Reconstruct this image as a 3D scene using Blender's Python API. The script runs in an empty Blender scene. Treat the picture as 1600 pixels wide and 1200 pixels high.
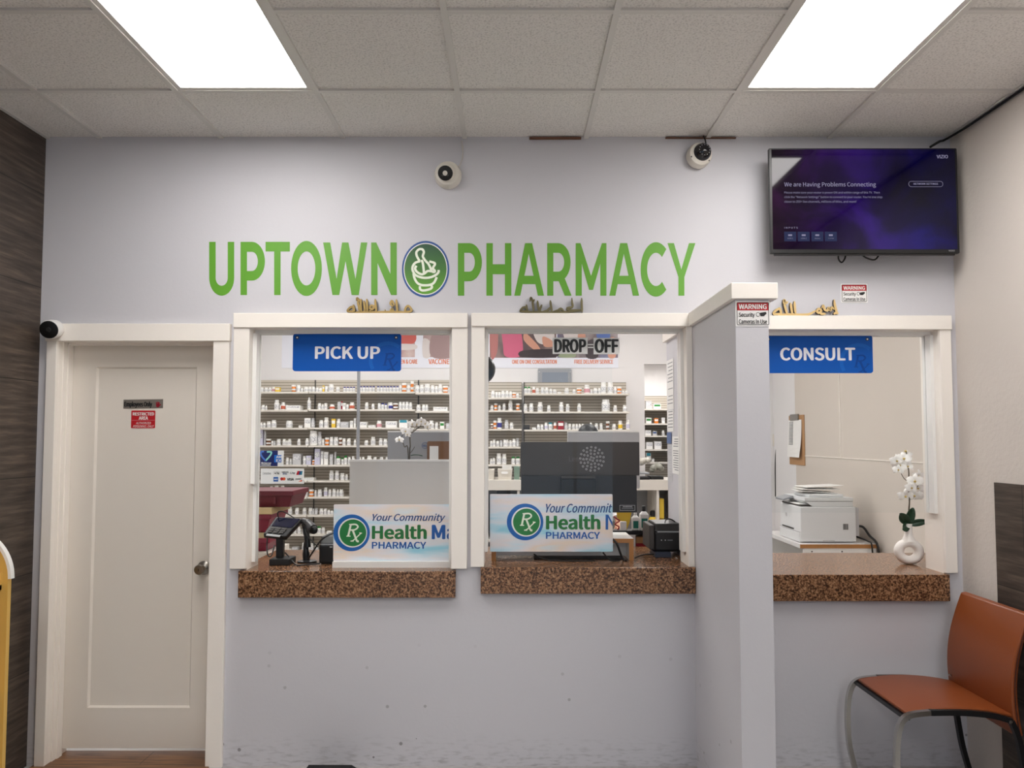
import bpy, bmesh, math, random, os
from math import sin, cos, pi, radians, sqrt, atan
from mathutils import Vector, Matrix
random.seed(7)
SC = bpy.context.scene
COL = SC.collection

# ---------------------------------------------------------------- camera
F, PCX, PCY, CAMY, CAMZ = 1170.0, 802.0, 627.0, -3.686, 1.575
TILT = atan(0.0496)
cd = bpy.data.cameras.new('camera')
cam = bpy.data.objects.new('camera', cd)
COL.objects.link(cam)
cam.location = (0, CAMY, CAMZ)
cam.rotation_euler = (pi / 2 + TILT, 0, 0)
cd.sensor_fit = 'HORIZONTAL'
cd.sensor_width = 36.0
cd.lens = 36.0 * F / 1600.0
cd.shift_x = -(PCX - 800) / 1600.0
cd.shift_y = (PCY - 600) / 1600.0
cd.clip_start = 0.05
cd.clip_end = 60
SC.camera = cam

# ---------------------------------------------------------------- world, exposure, light levels
w = bpy.data.worlds.new('daylight')
SC.world = w
w.use_nodes = True
wb = w.node_tree.nodes['Background']
wb.inputs[0].default_value = (0.64, 0.80, 1.0, 1)
wb.inputs[1].default_value = 1.0
SC.view_settings.view_transform = 'Standard'
SC.view_settings.look = 'None'
SC.view_settings.gamma = 1.0
SC.view_settings.exposure = 0.0
SC.view_settings.use_curve_mapping = False
SC.cycles.use_denoising = True
SC.cycles.max_bounces = 10
SC.cycles.diffuse_bounces = 6
SC.cycles.transparent_max_bounces = 16
SC.cycles.caustics_reflective = False
SC.cycles.caustics_refractive = False
SC.cycles.sample_clamp_indirect = 6
LOBBY_L, PHARM_L, BACK_L = 14.2, 11.5, 11.0
LAMP_RGB = (1.0, 0.965, 0.935)

# ---------------------------------------------------------------- measuring: photo pixel -> point on a plane of the place
_cp, _sp = cos(TILT), sin(TILT)
def P(px, py, y):
    u, v = (px - PCX) / F, (PCY - py) / F
    s = (y - CAMY) / (_cp - v * _sp)
    return Vector((u * s, y, CAMZ + (_sp + v * _cp) * s))
def PZ(px, py, z):
    u, v = (px - PCX) / F, (PCY - py) / F
    s = (z - CAMZ) / (_sp + v * _cp)
    return Vector((u * s, CAMY + (_cp - v * _sp) * s, z))
def X(px, py, y): return P(px, py, y).x
def Z(px, py, y): return P(px, py, y).z

# ---------------------------------------------------------------- materials
MATS = {}
def lin(c):
    out = []
    for v in c[:3]:
        v = v / 255.0
        out.append(v / 12.92 if v <= 0.04045 else ((v + 0.055) / 1.055) ** 2.4)
    return (*out, 1.0)
def mat(name, rgb=(200, 200, 200), rough=0.5, metal=0.0, bump=0.0, bscale=80.0, vary=0.0, vscale=6.0, coat=0.0, emit=None, estr=0.0, spec=0.5):
    if name in MATS: return MATS[name]
    m = bpy.data.materials.new(name); MATS[name] = m
    m.use_nodes = True
    nt = m.node_tree; N = nt.nodes; L = nt.links
    b = N['Principled BSDF']
    b.inputs['Base Color'].default_value = lin(rgb)
    b.inputs['Roughness'].default_value = rough
    b.inputs['Metallic'].default_value = metal
    b.inputs['Specular IOR Level'].default_value = spec
    if coat: b.inputs['Coat Weight'].default_value = coat; b.inputs['Coat Roughness'].default_value = 0.08
    if emit: b.inputs['Emission Color'].default_value = lin(emit); b.inputs['Emission Strength'].default_value = estr
    tc = N.new('ShaderNodeTexCoord')
    if vary:
        n = N.new('ShaderNodeTexNoise'); n.inputs['Scale'].default_value = vscale; n.inputs['Detail'].default_value = 4
        L.new(tc.outputs['Object'], n.inputs['Vector'])
        mx = N.new('ShaderNodeMix'); mx.data_type = 'RGBA'
        d = lin(rgb)
        mx.inputs[6].default_value = (d[0] * (1 - vary), d[1] * (1 - vary), d[2] * (1 - vary), 1)
        mx.inputs[7].default_value = (min(1, d[0] * (1 + vary)), min(1, d[1] * (1 + vary)), min(1, d[2] * (1 + vary)), 1)
        L.new(n.outputs['Fac'], mx.inputs[0]); L.new(mx.outputs[2], b.inputs['Base Color'])
    if bump:
        n2 = N.new('ShaderNodeTexNoise'); n2.inputs['Scale'].default_value = bscale; n2.inputs['Detail'].default_value = 3
        L.new(tc.outputs['Object'], n2.inputs['Vector'])
        bp = N.new('ShaderNodeBump'); bp.inputs['Strength'].default_value = bump; bp.inputs['Distance'].default_value = 0.004
        L.new(n2.outputs['Fac'], bp.inputs['Height']); L.new(bp.outputs['Normal'], b.inputs['Normal'])
    return m
def nodes(m):
    return m.node_tree.nodes, m.node_tree.links, m.node_tree.nodes['Principled BSDF']
def ramp(N, stops):
    r = N.new('ShaderNodeValToRGB'); e = r.color_ramp.elements
    while len(e) < len(stops): e.new(0.5)
    for i, (p, c) in enumerate(stops): e[i].position = p; e[i].color = lin(c)
    return r

def wall_paint():
    m = mat('wall_paint', (203, 202, 207), 0.55, bump=0.12, bscale=60); N, L, b = nodes(m)
    g = N.new('ShaderNodeNewGeometry'); sx = N.new('ShaderNodeSeparateXYZ'); L.new(g.outputs['Position'], sx.inputs[0])
    # scuffs and dirt: specks and streaks low on the wall
    mp = N.new('ShaderNodeMapping'); mp.inputs['Scale'].default_value = (5, 5, 22); L.new(g.outputs['Position'], mp.inputs[0])
    n = N.new('ShaderNodeTexNoise'); n.inputs['Scale'].default_value = 3.2; n.inputs['Detail'].default_value = 5; L.new(mp.outputs[0], n.inputs['Vector'])
    v = N.new('ShaderNodeTexVoronoi'); v.inputs['Scale'].default_value = 9.0; L.new(g.outputs['Position'], v.inputs['Vector'])
    sp = N.new('ShaderNodeMath'); sp.operation = 'LESS_THAN'; sp.inputs[1].default_value = 0.075; L.new(v.outputs['Distance'], sp.inputs[0])
    st = N.new('ShaderNodeMapRange'); st.inputs[1].default_value = 0.50; st.inputs[2].default_value = 0.85; L.new(n.outputs['Fac'], st.inputs[0])
    hi = N.new('ShaderNodeMapRange'); hi.inputs[1].default_value = 0.62; hi.inputs[2].default_value = 0.05; L.new(sx.outputs['Z'], hi.inputs[0])
    lo = N.new('ShaderNodeMapRange'); lo.inputs[1].default_value = 0.16; lo.inputs[2].default_value = 0.0; L.new(sx.outputs['Z'], lo.inputs[0])
    a = N.new('ShaderNodeMath'); a.operation = 'MULTIPLY'; L.new(sp.outputs[0], a.inputs[0]); L.new(hi.outputs[0], a.inputs[1])
    c = N.new('ShaderNodeMath'); c.operation = 'MULTIPLY'; L.new(st.outputs[0], c.inputs[0]); L.new(lo.outputs[0], c.inputs[1])
    d = N.new('ShaderNodeMath'); d.operation = 'MAXIMUM'; L.new(a.outputs[0], d.inputs[0]); L.new(c.outputs[0], d.inputs[1])
    e = N.new('ShaderNodeMath'); e.operation = 'MULTIPLY'; e.inputs[1].default_value = 0.7; L.new(d.outputs[0], e.inputs[0])
    mx = N.new('ShaderNodeMix'); mx.data_type = 'RGBA'; mx.inputs[6].default_value = lin((203, 202, 207)); mx.inputs[7].default_value = lin((84, 80, 80))
    L.new(e.outputs[0], mx.inputs[0]); L.new(mx.outputs[2], b.inputs['Base Color'])
    return m
def dark_tile():
    m = mat('dark_tile', (74, 62, 54), 0.5); N, L, b = nodes(m)
    g = N.new('ShaderNodeNewGeometry'); sx = N.new('ShaderNodeSeparateXYZ'); L.new(g.outputs['Position'], sx.inputs[0])
    cb = N.new('ShaderNodeCombineXYZ'); L.new(sx.outputs['Y'], cb.inputs[0])
    off = N.new('ShaderNodeMath'); off.operation = 'ADD'; off.inputs[1].default_value = 0.011 + 0.4665 * 4; L.new(sx.outputs['Z'], off.inputs[0])
    L.new(off.outputs[0], cb.inputs[1])
    br = N.new('ShaderNodeTexBrick'); br.inputs['Scale'].default_value = 1.0; br.inputs['Brick Width'].default_value = 0.93; br.inputs['Row Height'].default_value = 0.4665
    br.inputs['Mortar Size'].default_value = 0.0022; br.inputs['Color1'].default_value = (1, 1, 1, 1); br.inputs['Color2'].default_value = (0.8, 0.8, 0.8, 1); br.inputs['Mortar'].default_value = (0.12, 0.12, 0.12, 1)
    L.new(cb.outputs[0], br.inputs['Vector'])
    mp = N.new('ShaderNodeMapping'); mp.inputs['Scale'].default_value = (1.6, 1.6, 22); L.new(g.outputs['Position'], mp.inputs[0])
    n = N.new('ShaderNodeTexNoise'); n.inputs['Scale'].default_value = 2.2; n.inputs['Detail'].default_value = 7; n.inputs['Roughness'].default_value = 0.62; L.new(mp.outputs[0], n.inputs['Vector'])
    r = ramp(N, [(0.3, (50, 42, 37)), (0.5, (75, 64, 56)), (0.72, (108, 93, 81))]); L.new(n.outputs['Fac'], r.inputs[0])
    mx = N.new('ShaderNodeMix'); mx.data_type = 'RGBA'; mx.blend_type = 'MULTIPLY'; mx.inputs[0].default_value = 1
    L.new(r.outputs[0], mx.inputs[6]); L.new(br.outputs['Color'], mx.inputs[7]); L.new(mx.outputs[2], b.inputs['Base Color'])
    return m
def granite():
    m = mat('granite_laminate', (140, 95, 62), 0.22); N, L, b = nodes(m)
    tc = N.new('ShaderNodeNewGeometry')
    n = N.new('ShaderNodeTexNoise'); n.inputs['Scale'].default_value = 120; n.inputs['Detail'].default_value = 6; n.inputs['Roughness'].default_value = 0.7; L.new(tc.outputs['Position'], n.inputs['Vector'])
    r = ramp(N, [(0.36, (34, 22, 15)), (0.46, (84, 57, 40)), (0.55, (150, 109, 77)), (0.68, (186, 150, 116))]); L.new(n.outputs['Fac'], r.inputs[0])
    L.new(r.outputs[0], b.inputs['Base Color'])
    return m
def ceiling_tile():
    m = mat('ceiling_tile', (205, 199, 190), 0.9, spec=0.1); N, L, b = nodes(m)
    g = N.new('ShaderNodeNewGeometry')
    n = N.new('ShaderNodeTexNoise'); n.inputs['Scale'].default_value = 130; n.inputs['Detail'].default_value = 3; L.new(g.outputs['Position'], n.inputs['Vector'])
    r = ramp(N, [(0.33, (206, 203, 199)), (0.52, (232, 229, 225))]); L.new(n.outputs['Fac'], r.inputs[0]); L.new(r.outputs[0], b.inputs['Base Color'])
    bp = N.new('ShaderNodeBump'); bp.inputs['Strength'].default_value = 0.5; bp.inputs['Distance'].default_value = 0.003; L.new(n.outputs['Fac'], bp.inputs['Height']); L.new(bp.outputs['Normal'], b.inputs['Normal'])
    return m
def wood_floor():
    m = mat('wood_floor', (120, 84, 54), 0.4); N, L, b = nodes(m)
    g = N.new('ShaderNodeNewGeometry')
    mp = N.new('ShaderNodeMapping'); mp.inputs['Scale'].default_value = (2, 26, 2); L.new(g.outputs['Position'], mp.inputs[0])
    n = N.new('ShaderNodeTexNoise'); n.inputs['Scale'].default_value = 2.5; n.inputs['Detail'].default_value = 6; L.new(mp.outputs[0], n.inputs['Vector'])
    r = ramp(N, [(0.3, (84, 56, 36)), (0.7, (150, 108, 72))]); L.new(n.outputs['Fac'], r.inputs[0])
    br = N.new('ShaderNodeTexBrick'); br.inputs['Scale'].default_value = 1; br.inputs['Brick Width'].default_value = 1.2; br.inputs['Row Height'].default_value = 0.15; br.inputs['Mortar Size'].default_value = 0.002
    br.inputs['Color1'].default_value = (1, 1, 1, 1); br.inputs['Color2'].default_value = (.85, .85, .85, 1); br.inputs['Mortar'].default_value = (.2, .2, .2, 1); L.new(g.outputs['Position'], br.inputs['Vector'])
    mx = N.new('ShaderNodeMix'); mx.data_type = 'RGBA'; mx.blend_type = 'MULTIPLY'; mx.inputs[0].default_value = 1
    L.new(r.outputs[0], mx.inputs[6]); L.new(br.outputs['Color'], mx.inputs[7]); L.new(mx.outputs[2], b.inputs['Base Color'])
    return m
def slatwall():
    m = mat('slatwall', (196, 188, 176), 0.55); N, L, b = nodes(m)
    g = N.new('ShaderNodeNewGeometry'); sx = N.new('ShaderNodeSeparateXYZ'); L.new(g.outputs['Position'], sx.inputs[0])
    a = N.new('ShaderNodeMath'); a.operation = 'MODULO'; a.inputs[1].default_value = 0.031; L.new(sx.outputs['Z'], a.inputs[0])
    c = N.new('ShaderNodeMath'); c.operation = 'LESS_THAN'; c.inputs[1].default_value = 0.007; L.new(a.outputs[0], c.inputs[0])
    mx = N.new('ShaderNodeMix'); mx.data_type = 'RGBA'; mx.inputs[6].default_value = lin((192, 184, 171)); mx.inputs[7].default_value = lin((126, 118, 106))
    L.new(c.outputs[0], mx.inputs[0]); L.new(mx.outputs[2], b.inputs['Base Color'])
    return m
def label_print():
    m = mat('printed_label', (228, 228, 228), 0.5); N, L, b = nodes(m)
    tc = N.new('ShaderNodeTexCoord'); mp = N.new('ShaderNodeMapping'); mp.inputs['Scale'].default_value = (7, 7, 16); L.new(tc.outputs['Object'], mp.inputs[0])
    n = N.new('ShaderNodeTexNoise'); n.inputs['Scale'].default_value = 1.3; n.inputs['Detail'].default_value = 2; L.new(mp.outputs[0], n.inputs['Vector'])
    r = ramp(N, [(0.40, (120, 122, 132)), (0.50, (232, 232, 232))]); L.new(n.outputs['Fac'], r.inputs[0]); L.new(r.outputs[0], b.inputs['Base Color'])
    return m
def pastel(name, alpha):
    m = mat(name, (225, 225, 225), 0.3); N, L, b = nodes(m)
    tc = N.new('ShaderNodeNewGeometry'); mp = N.new('ShaderNodeMapping'); mp.inputs['Rotation'].default_value = (0, 0.28, 0); mp.inputs['Scale'].default_value = (1.6, 1, 9); L.new(tc.outputs['Position'], mp.inputs[0])
    n = N.new('ShaderNodeTexNoise'); n.inputs['Scale'].default_value = 1.6; n.inputs['Detail'].default_value = 3; L.new(mp.outputs[0], n.inputs['Vector'])
    r = ramp(N, [(0.30, (168, 226, 244)), (0.43, (228, 240, 250)), (0.53, (246, 238, 240)), (0.63, (252, 232, 216)), (0.74, (230, 242, 250))]); L.new(n.outputs['Fac'], r.inputs[0]); L.new(r.outputs[0], b.inputs['Base Color'])
    b.inputs['Alpha'].default_value = alpha
    return m
def glass_mat(name, tint=(253, 254, 254)):
    m = bpy.data.materials.new(name); MATS[name] = m; m.use_nodes = True
    N = m.node_tree.nodes; L = m.node_tree.links
    for n in list(N): N.remove(n)
    o = N.new('ShaderNodeOutputMaterial'); t = N.new('ShaderNodeBsdfTransparent'); t.inputs[0].default_value = lin(tint)
    g = N.new('ShaderNodeBsdfGlossy'); g.inputs['Roughness'].default_value = 0.02
    fr = N.new('ShaderNodeFresnel'); fr.inputs[0].default_value = 1.38
    ge = N.new('ShaderNodeNewGeometry'); sb = N.new('ShaderNodeMath'); sb.operation = 'SUBTRACT'; sb.use_clamp = True; L.new(fr.outputs[0], sb.inputs[0]); L.new(ge.outputs['Backfacing'], sb.inputs[1])
    mx = N.new('ShaderNodeMixShader'); L.new(sb.outputs[0], mx.inputs[0]); L.new(t.outputs[0], mx.inputs[1]); L.new(g.outputs[0], mx.inputs[2]); L.new(mx.outputs[0], o.inputs[0])
    return m
def emission(name, rgb, strength):
    m = bpy.data.materials.new(name); MATS[name] = m; m.use_nodes = True
    N = m.node_tree.nodes; L = m.node_tree.links
    for n in list(N): N.remove(n)
    o = N.new('ShaderNodeOutputMaterial'); e = N.new('ShaderNodeEmission'); e.inputs[0].default_value = (*rgb, 1); e.inputs[1].default_value = strength; L.new(e.outputs[0], o.inputs[0])
    return m
def screen_mat():
    m = mat('tv_screen', (6, 6, 10), 0.06, spec=0.35); N, L, b = nodes(m)
    g = N.new('ShaderNodeNewGeometry')
    n = N.new('ShaderNodeTexNoise'); n.inputs['Scale'].default_value = 3.3; n.inputs['Detail'].default_value = 4; n.inputs['Distortion'].default_value = 0.5; L.new(g.outputs['Position'], n.inputs['Vector'])
    sx = N.new('ShaderNodeSeparateXYZ'); L.new(g.outputs['Position'], sx.inputs[0])
    k = N.new('ShaderNodeMapRange'); k.inputs[1].default_value = 1.25; k.inputs[2].default_value = 2.15; L.new(sx.outputs['X'], k.inputs[0])
    c1 = ramp(N, [(0.0, (62, 12, 58)), (0.45, (56, 20, 120)), (0.8, (24, 16, 110)), (1.0, (14, 10, 66))]); L.new(k.outputs[0], c1.inputs[0])
    r = ramp(N, [(0.34, (62, 56, 66)), (0.5, (120, 116, 124)), (0.68, (215, 215, 228))]); L.new(n.outputs['Fac'], r.inputs[0])
    mx = N.new('ShaderNodeMix'); mx.data_type = 'RGBA'; mx.blend_type = 'MULTIPLY'; mx.inputs[0].default_value = 1; L.new(c1.outputs[0], mx.inputs[6]); L.new(r.outputs[0], mx.inputs[7])
    L.new(mx.outputs[2], b.inputs['Emission Color']); b.inputs['Emission Strength'].default_value = 1.0
    return m
def emblem_green():
    m = mat('emblem_green', (70, 130, 40), 0.45); N, L, b = nodes(m)
    g = N.new('ShaderNodeNewGeometry'); sx = N.new('ShaderNodeSeparateXYZ'); L.new(g.outputs['Position'], sx.inputs[0])
    k = N.new('ShaderNodeMapRange'); k.inputs[1].default_value = Z(665, 460, 0); k.inputs[2].default_value = Z(665, 382, 0); L.new(sx.outputs['Z'], k.inputs[0])
    r = ramp(N, [(0.0, (98, 164, 38)), (0.5, (66, 120, 48)), (1.0, (38, 80, 56))]); L.new(k.outputs[0], r.inputs[0]); L.new(r.outputs[0], b.inputs['Base Color'])
    return m
def photo_print(name, stops, scale):
    m = mat(name, (180, 150, 140), 0.4); N, L, b = nodes(m)
    g = N.new('ShaderNodeNewGeometry'); n = N.new('ShaderNodeTexNoise'); n.inputs['Scale'].default_value = scale; n.inputs['Detail'].default_value = 3; L.new(g.outputs['Position'], n.inputs['Vector'])
    r = ramp(N, stops); L.new(n.outputs['Fac'], r.inputs[0]); L.new(r.outputs[0], b.inputs['Base Color'])
    return m

M_WALL = wall_paint(); M_TILE = dark_tile(); M_GRAN = granite(); M_CEIL = ceiling_tile(); M_FLOOR = wood_floor(); M_SLAT = slatwall()
M_TRIM = mat('white_trim', (244, 238, 230), 0.42, bump=0.06, bscale=40, vary=0.025, vscale=9)
M_DOOR = mat('door_paint', (228, 221, 211), 0.4, bump=0.04, bscale=30)
M_RIGHT = mat('rough_white_plaster', (214, 206, 198), 0.7, bump=0.55, bscale=45)
M_INW = mat('pharmacy_white_wall', (226, 224, 224), 0.6, bump=0.05)
M_BEIGE = mat('beige_wall', (206, 197, 187), 0.6, bump=0.1, vary=0.03, vscale=2)
M_GRID = mat('ceiling_grid_metal', (214, 211, 206), 0.45)
M_SHELF = mat('shelf_white', (214, 208, 199), 0.45)
M_WHITE = mat('white_plastic', (235, 234, 231), 0.35)
M_OFFW = mat('offwhite_plastic', (222, 216, 205), 0.3)
M_BLACK = mat('black_plastic', (20, 20, 22), 0.35)
M_BLACKM = mat('black_matte', (15, 15, 16), 0.65)
M_BLACKG = mat('black_gloss', (8, 8, 9), 0.28)
M_DGREY = mat('dark_grey_plastic', (60, 56, 54), 0.5)
M_LGREY = mat('light_grey_plastic', (190, 190, 192), 0.45)
M_GREYP = mat('grey_plastic', (150, 152, 156), 0.45)
M_GLASS = glass_mat('window_glass')
M_CHROME = mat('chrome', (190, 188, 184), 0.18, metal=1.0)
M_STEEL = mat('brushed_steel', (150, 146, 140), 0.32, metal=1.0)
M_BLUE = mat('sign_blue', (0, 84, 176), 0.5, spec=0.25)
M_BLUE2 = mat('sign_blue_light', (14, 98, 190), 0.5, spec=0.25)
M_BLUE3 = mat('sign_blue_dark', (0, 66, 146), 0.5, spec=0.25)
M_TXTW = mat('white_lettering', (238, 240, 246), 0.5)
M_GREEN = mat('green_lettering', (93, 158, 38), 0.5)
M_RING = mat('emblem_blue', (44, 84, 148), 0.5)
M_EMB = emblem_green()
M_CREAM = mat('cream_line', (238, 244, 226), 0.5)
M_RED = mat('sign_red', (186, 22, 34), 0.45)
M_CRIM = mat('crimson', (150, 20, 40), 0.45)
M_INK = mat('black_ink', (22, 22, 24), 0.5)
M_GINK = mat('grey_ink', (110, 112, 118), 0.5)
M_SIGNW = mat('sign_white', (240, 238, 236), 0.45)
M_BRASS = mat('gold_acrylic', (228, 198, 138), 0.3, metal=0.35)
M_BRASS2 = mat('dull_gold', (150, 126, 78), 0.3, metal=0.7)
M_EDGE = mat('dark_cut_edge', (28, 20, 12), 0.5)
M_LEATHER = mat('orange_leather', (132, 66, 28), 0.36, bump=0.06, bscale=220)
M_STITCH = mat('dark_seam', (66, 28, 14), 0.6)
M_PASTEL = pastel('pastel_film', 0.97); M_PASTEL2 = pastel('pastel_film_thin', 0.84)
M_NAVY = mat('navy_ink', (40, 72, 130), 0.5); M_RXB = mat('ring_blue', (22, 98, 178), 0.45); M_RXG = mat('disc_green', (34, 124, 62), 0.45); M_HGREEN = mat('text_green', (34, 118, 58), 0.5); M_HBLUE = mat('text_blue', (24, 92, 172), 0.5)
M_ORTXT = mat('orange_lettering', (220, 118, 70), 0.5)
M_LABEL = label_print()
M_AMBER = mat('amber_plastic', (214, 122, 40), 0.25); M_BROWN = mat('brown_glass', (110, 66, 40), 0.25)
M_PINK = mat('pink_print', (206, 150, 158), 0.5); M_YEL = mat('yellow_print', (226, 190, 60), 0.5); M_TEAL = mat('teal_print', (40, 140, 160), 0.5); M_GCAP = mat('green_cap', (40, 130, 50), 0.4); M_NCAP = mat('navy_cap', (50, 52, 128), 0.4); M_LAV = mat('lavender_print', (196, 194, 214), 0.5); M_ROSE = mat('rust_label', (186, 92, 66), 0.5)
M_CARD = mat('cardboard', (176, 134, 92), 0.8); M_PAPER = mat('paper', (236, 235, 232), 0.7); M_WOODE = mat('wood_edge', (172, 120, 68), 0.5, vary=0.15, vscale=30)
M_MARBLE = mat('marble_laminate', (214, 213, 212), 0.35, vary=0.1, vscale=7)
M_TOTE = mat('burgundy_plastic', (128, 24, 52), 0.4); M_TOTE2 = mat('dark_burgundy_plastic', (96, 16, 36), 0.45)
M_YPNL = mat('yellow_panel', (214, 172, 88), 0.5)
M_PETAL = mat('petal_white', (252, 249, 245), 0.6); M_LEAF = mat('leaf_green', (32, 62, 40), 0.4); M_STEM = mat('stem_brown', (74, 62, 44), 0.6); M_POLLEN = mat('flower_heart', (196, 170, 96), 0.6)
M_VASE = mat('vase_ceramic', (234, 229, 224), 0.4)
M_CABLE = mat('black_cable', (14, 14, 15), 0.45); M_WCABLE = mat('white_cable', (206, 200, 194), 0.5)
M_HAIR = mat('black_hair', (12, 11, 12), 0.5); M_SKIN = mat('skin', (190, 140, 110), 0.5); M_COAT = mat('white_coat', (228, 228, 230), 0.7); M_TROUS = mat('dark_trousers', (40, 42, 50), 0.8)
M_BRBAG = mat('brown_leatherette', (122, 84, 52), 0.6, vary=0.15)
M_MON = mat('grey_monitor_back', (150, 150, 152), 0.5, vary=0.06, vscale=40)
M_RUBBER = mat('rubber_mat', (24, 24, 25), 0.8)
M_LIGHT = emission('lobby_diffuser', LAMP_RGB, LOBBY_L)
M_LIGHT2 = emission('pharmacy_diffuser', LAMP_RGB, PHARM_L)
M_LIGHT3 = emission('back_room_diffuser', LAMP_RGB, BACK_L)
M_SCREEN = screen_mat()
M_TVTXT = emission('tv_text', (0.62, 0.58, 0.85), 0.42)
M_TVICON = emission('tv_icon_tile', (0.05, 0.06, 0.14), 0.6)
M_TERM = mat('terminal_screen', (12, 16, 44), 0.1)

# ---------------------------------------------------------------- mesh building
class MB:
    def __init__(s): s.v = []; s.f = []; s.m = []
    def add(s, vs, fs, m=0):
        o = len(s.v); s.v += [tuple(v) for v in vs]
        for f in fs: s.f.append(tuple(i + o for i in f)); s.m.append(m)
        return s
    def box(s, x0, x1, y0, y1, z0, z1, m=0, M=None):
        vs = [(x, y, z) for x in (x0, x1) for y in (y0, y1) for z in (z0, z1)]
        if M is not None: vs = [M @ Vector(v) for v in vs]
        return s.add(vs, [(0, 1, 3, 2), (4, 6, 7, 5), (0, 4, 5, 1), (2, 3, 7, 6), (0, 2, 6, 4), (1, 5, 7, 3)], m)
    def hexa(s, a, b, m=0):           # two quads (lists of 4 points) joined to a solid
        vs = list(a) + list(b)
        return s.add(vs, [(3, 2, 1, 0), (4, 5, 6, 7), (0, 1, 5, 4), (1, 2, 6, 5), (2, 3, 7, 6), (3, 0, 4, 7)], m)
    def lathe(s, prof, c=(0, 0, 0), ax='Z', seg=24, m=0, sx=1.0, sy=1.0, M=None, mats=None):
        c = Vector(c); rings = []
        for r, h in prof:
            ring = []
            for i in range(seg):
                a = 2 * pi * i / seg; p = Vector((r * cos(a) * sx, r * sin(a) * sy, h))
                if ax == 'Y': p = Vector((p.x, -p.z, p.y))
                elif ax == 'X': p = Vector((p.z, p.x, p.y))
                if M is not None: p = M @ p
                ring.append(p + c)
            rings.append(ring)
        vs = [p for r in rings for p in r]; n = len(rings)
        for k in range(n - 1):
            fs = [(k * seg + i, k * seg + (i + 1) % seg, (k + 1) * seg + (i + 1) % seg, (k + 1) * seg + i) for i in range(seg)]
            if k == 0: base = len(s.v); s.v += [tuple(p) for p in vs]
            for f in fs: s.f.append(tuple(i + base for i in f)); s.m.append(mats[k] if mats else m)
        s.f.append(tuple(base + i for i in reversed(range(seg)))); s.m.append(mats[0] if mats else m)
        s.f.append(tuple(base + (n - 1) * seg + i for i in range(seg))); s.m.append(mats[-1] if mats else m)
        return s
    def tube(s, pts, r, seg=8, m=0, smooth=True):
        pts = [Vector(p) for p in pts]
        if smooth and len(pts) > 2: pts = crom(pts, 5)
        rings = []; prev = None
        for i, p in enumerate(pts):
            t = (pts[min(i + 1, len(pts) - 1)] - pts[max(i - 1, 0)]).normalized()
            if prev is None:
                a = t.orthogonal().normalized()
            else:
                a = (prev - t * prev.dot(t)).normalized()
            prev = a; b = t.cross(a); rr = r[min(i * len(r) // len(pts), len(r) - 1)] if isinstance(r, (list, tuple)) else r
            rings.append([p + a * rr * cos(2 * pi * k / seg) + b * rr * sin(2 * pi * k / seg) for k in range(seg)])
        vs = [p for q in rings for p in q]; n = len(rings)
        fs = [(k * seg + i, k * seg + (i + 1) % seg, (k + 1) * seg + (i + 1) % seg, (k + 1) * seg + i) for k in range(n - 1) for i in range(seg)]
        fs.append(tuple(reversed(range(seg)))); fs.append(tuple((n - 1) * seg + i for i in range(seg)))
        return s.add(vs, fs, m)
    def plate(s, pts, y0, y1, m=0, side=None):      # outline in (x, z), counter-clockwise seen from -y, front at y0
        n = len(pts); vs = [(x, y0, z) for x, z in pts] + [(x, y1, z) for x, z in pts]
        s.add(vs, [tuple(range(n))], m)
        o = len(s.v) - 2 * n
        s.f.append(tuple(o + n + i for i in reversed(range(n)))); s.m.append(m)
        for i in range(n):
            j = (i + 1) % n; s.f.append((o + i, o + n + i, o + n + j, o + j)); s.m.append(m if side is None else side)
        return s
    def ribbon(s, pts, w, y0, y1, m=0, side=None, closed=False, sub=6, taper=False):
        q = [Vector((a, 0, b)) for a, b in pts]
        if closed: q = q + [q[0]]
        if len(q) > 2: q = crom(q, sub, closed)
        n = len(q); Lf = []; Rt = []
        for i in range(n):
            if closed and (i == 0 or i == n - 1): t = (q[1] - q[-2]).normalized()
            else: t = (q[min(i + 1, n - 1)] - q[max(i - 1, 0)]).normalized()
            nn = Vector((-t.z, 0, t.x)); ww = w / 2
            if taper: f = i / (n - 1); ww *= 0.35 + 0.65 * min(1, 4 * min(f, 1 - f) + 0.05)
            Lf.append(q[i] + nn * ww); Rt.append(q[i] - nn * ww)
        vs = []
        for y in (y0, y1):
            for i in range(n): vs.append((Lf[i].x, y, Lf[i].z)); vs.append((Rt[i].x, y, Rt[i].z))
        o = 2 * n; sd = m if side is None else side
        for i in range(n - 1):
            a, b, c, d = 2 * i, 2 * i + 1, 2 * i + 3, 2 * i + 2
            s.add([vs[k] for k in (a, b, c, d, a + o, b + o, c + o, d + o)], [(0, 1, 2, 3), (7, 6, 5, 4)], m)
            p = len(s.v) - 8
            for f in ((p, p + 3, p + 7, p + 4), (p + 1, p + 5, p + 6, p + 2)): s.f.append(f); s.m.append(sd)
        if not closed:
            for e in (0, 2 * (n - 1)): s.add([vs[e], vs[e + 1], vs[e + 1 + o], vs[e + o]], [(0, 1, 2, 3)], sd)
        return s
    def ball(s, c, rx, ry, rz, m=0, seg=16, rings=10, M=None):
        c = Vector(c); vs = []; fs = []
        for k in range(rings + 1):
            t = pi * k / rings
            for i in range(seg):
                a = 2 * pi * i / seg; p = Vector((rx * sin(t) * cos(a), ry * sin(t) * sin(a), rz * cos(t)))
                vs.append((M @ p if M is not None else p) + c)
        for k in range(rings):
            for i in range(seg): fs.append((k * seg + i, (k + 1) * seg + i, (k + 1) * seg + (i + 1) % seg, k * seg + (i + 1) % seg))
        return s.add(vs, fs, m)
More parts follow.
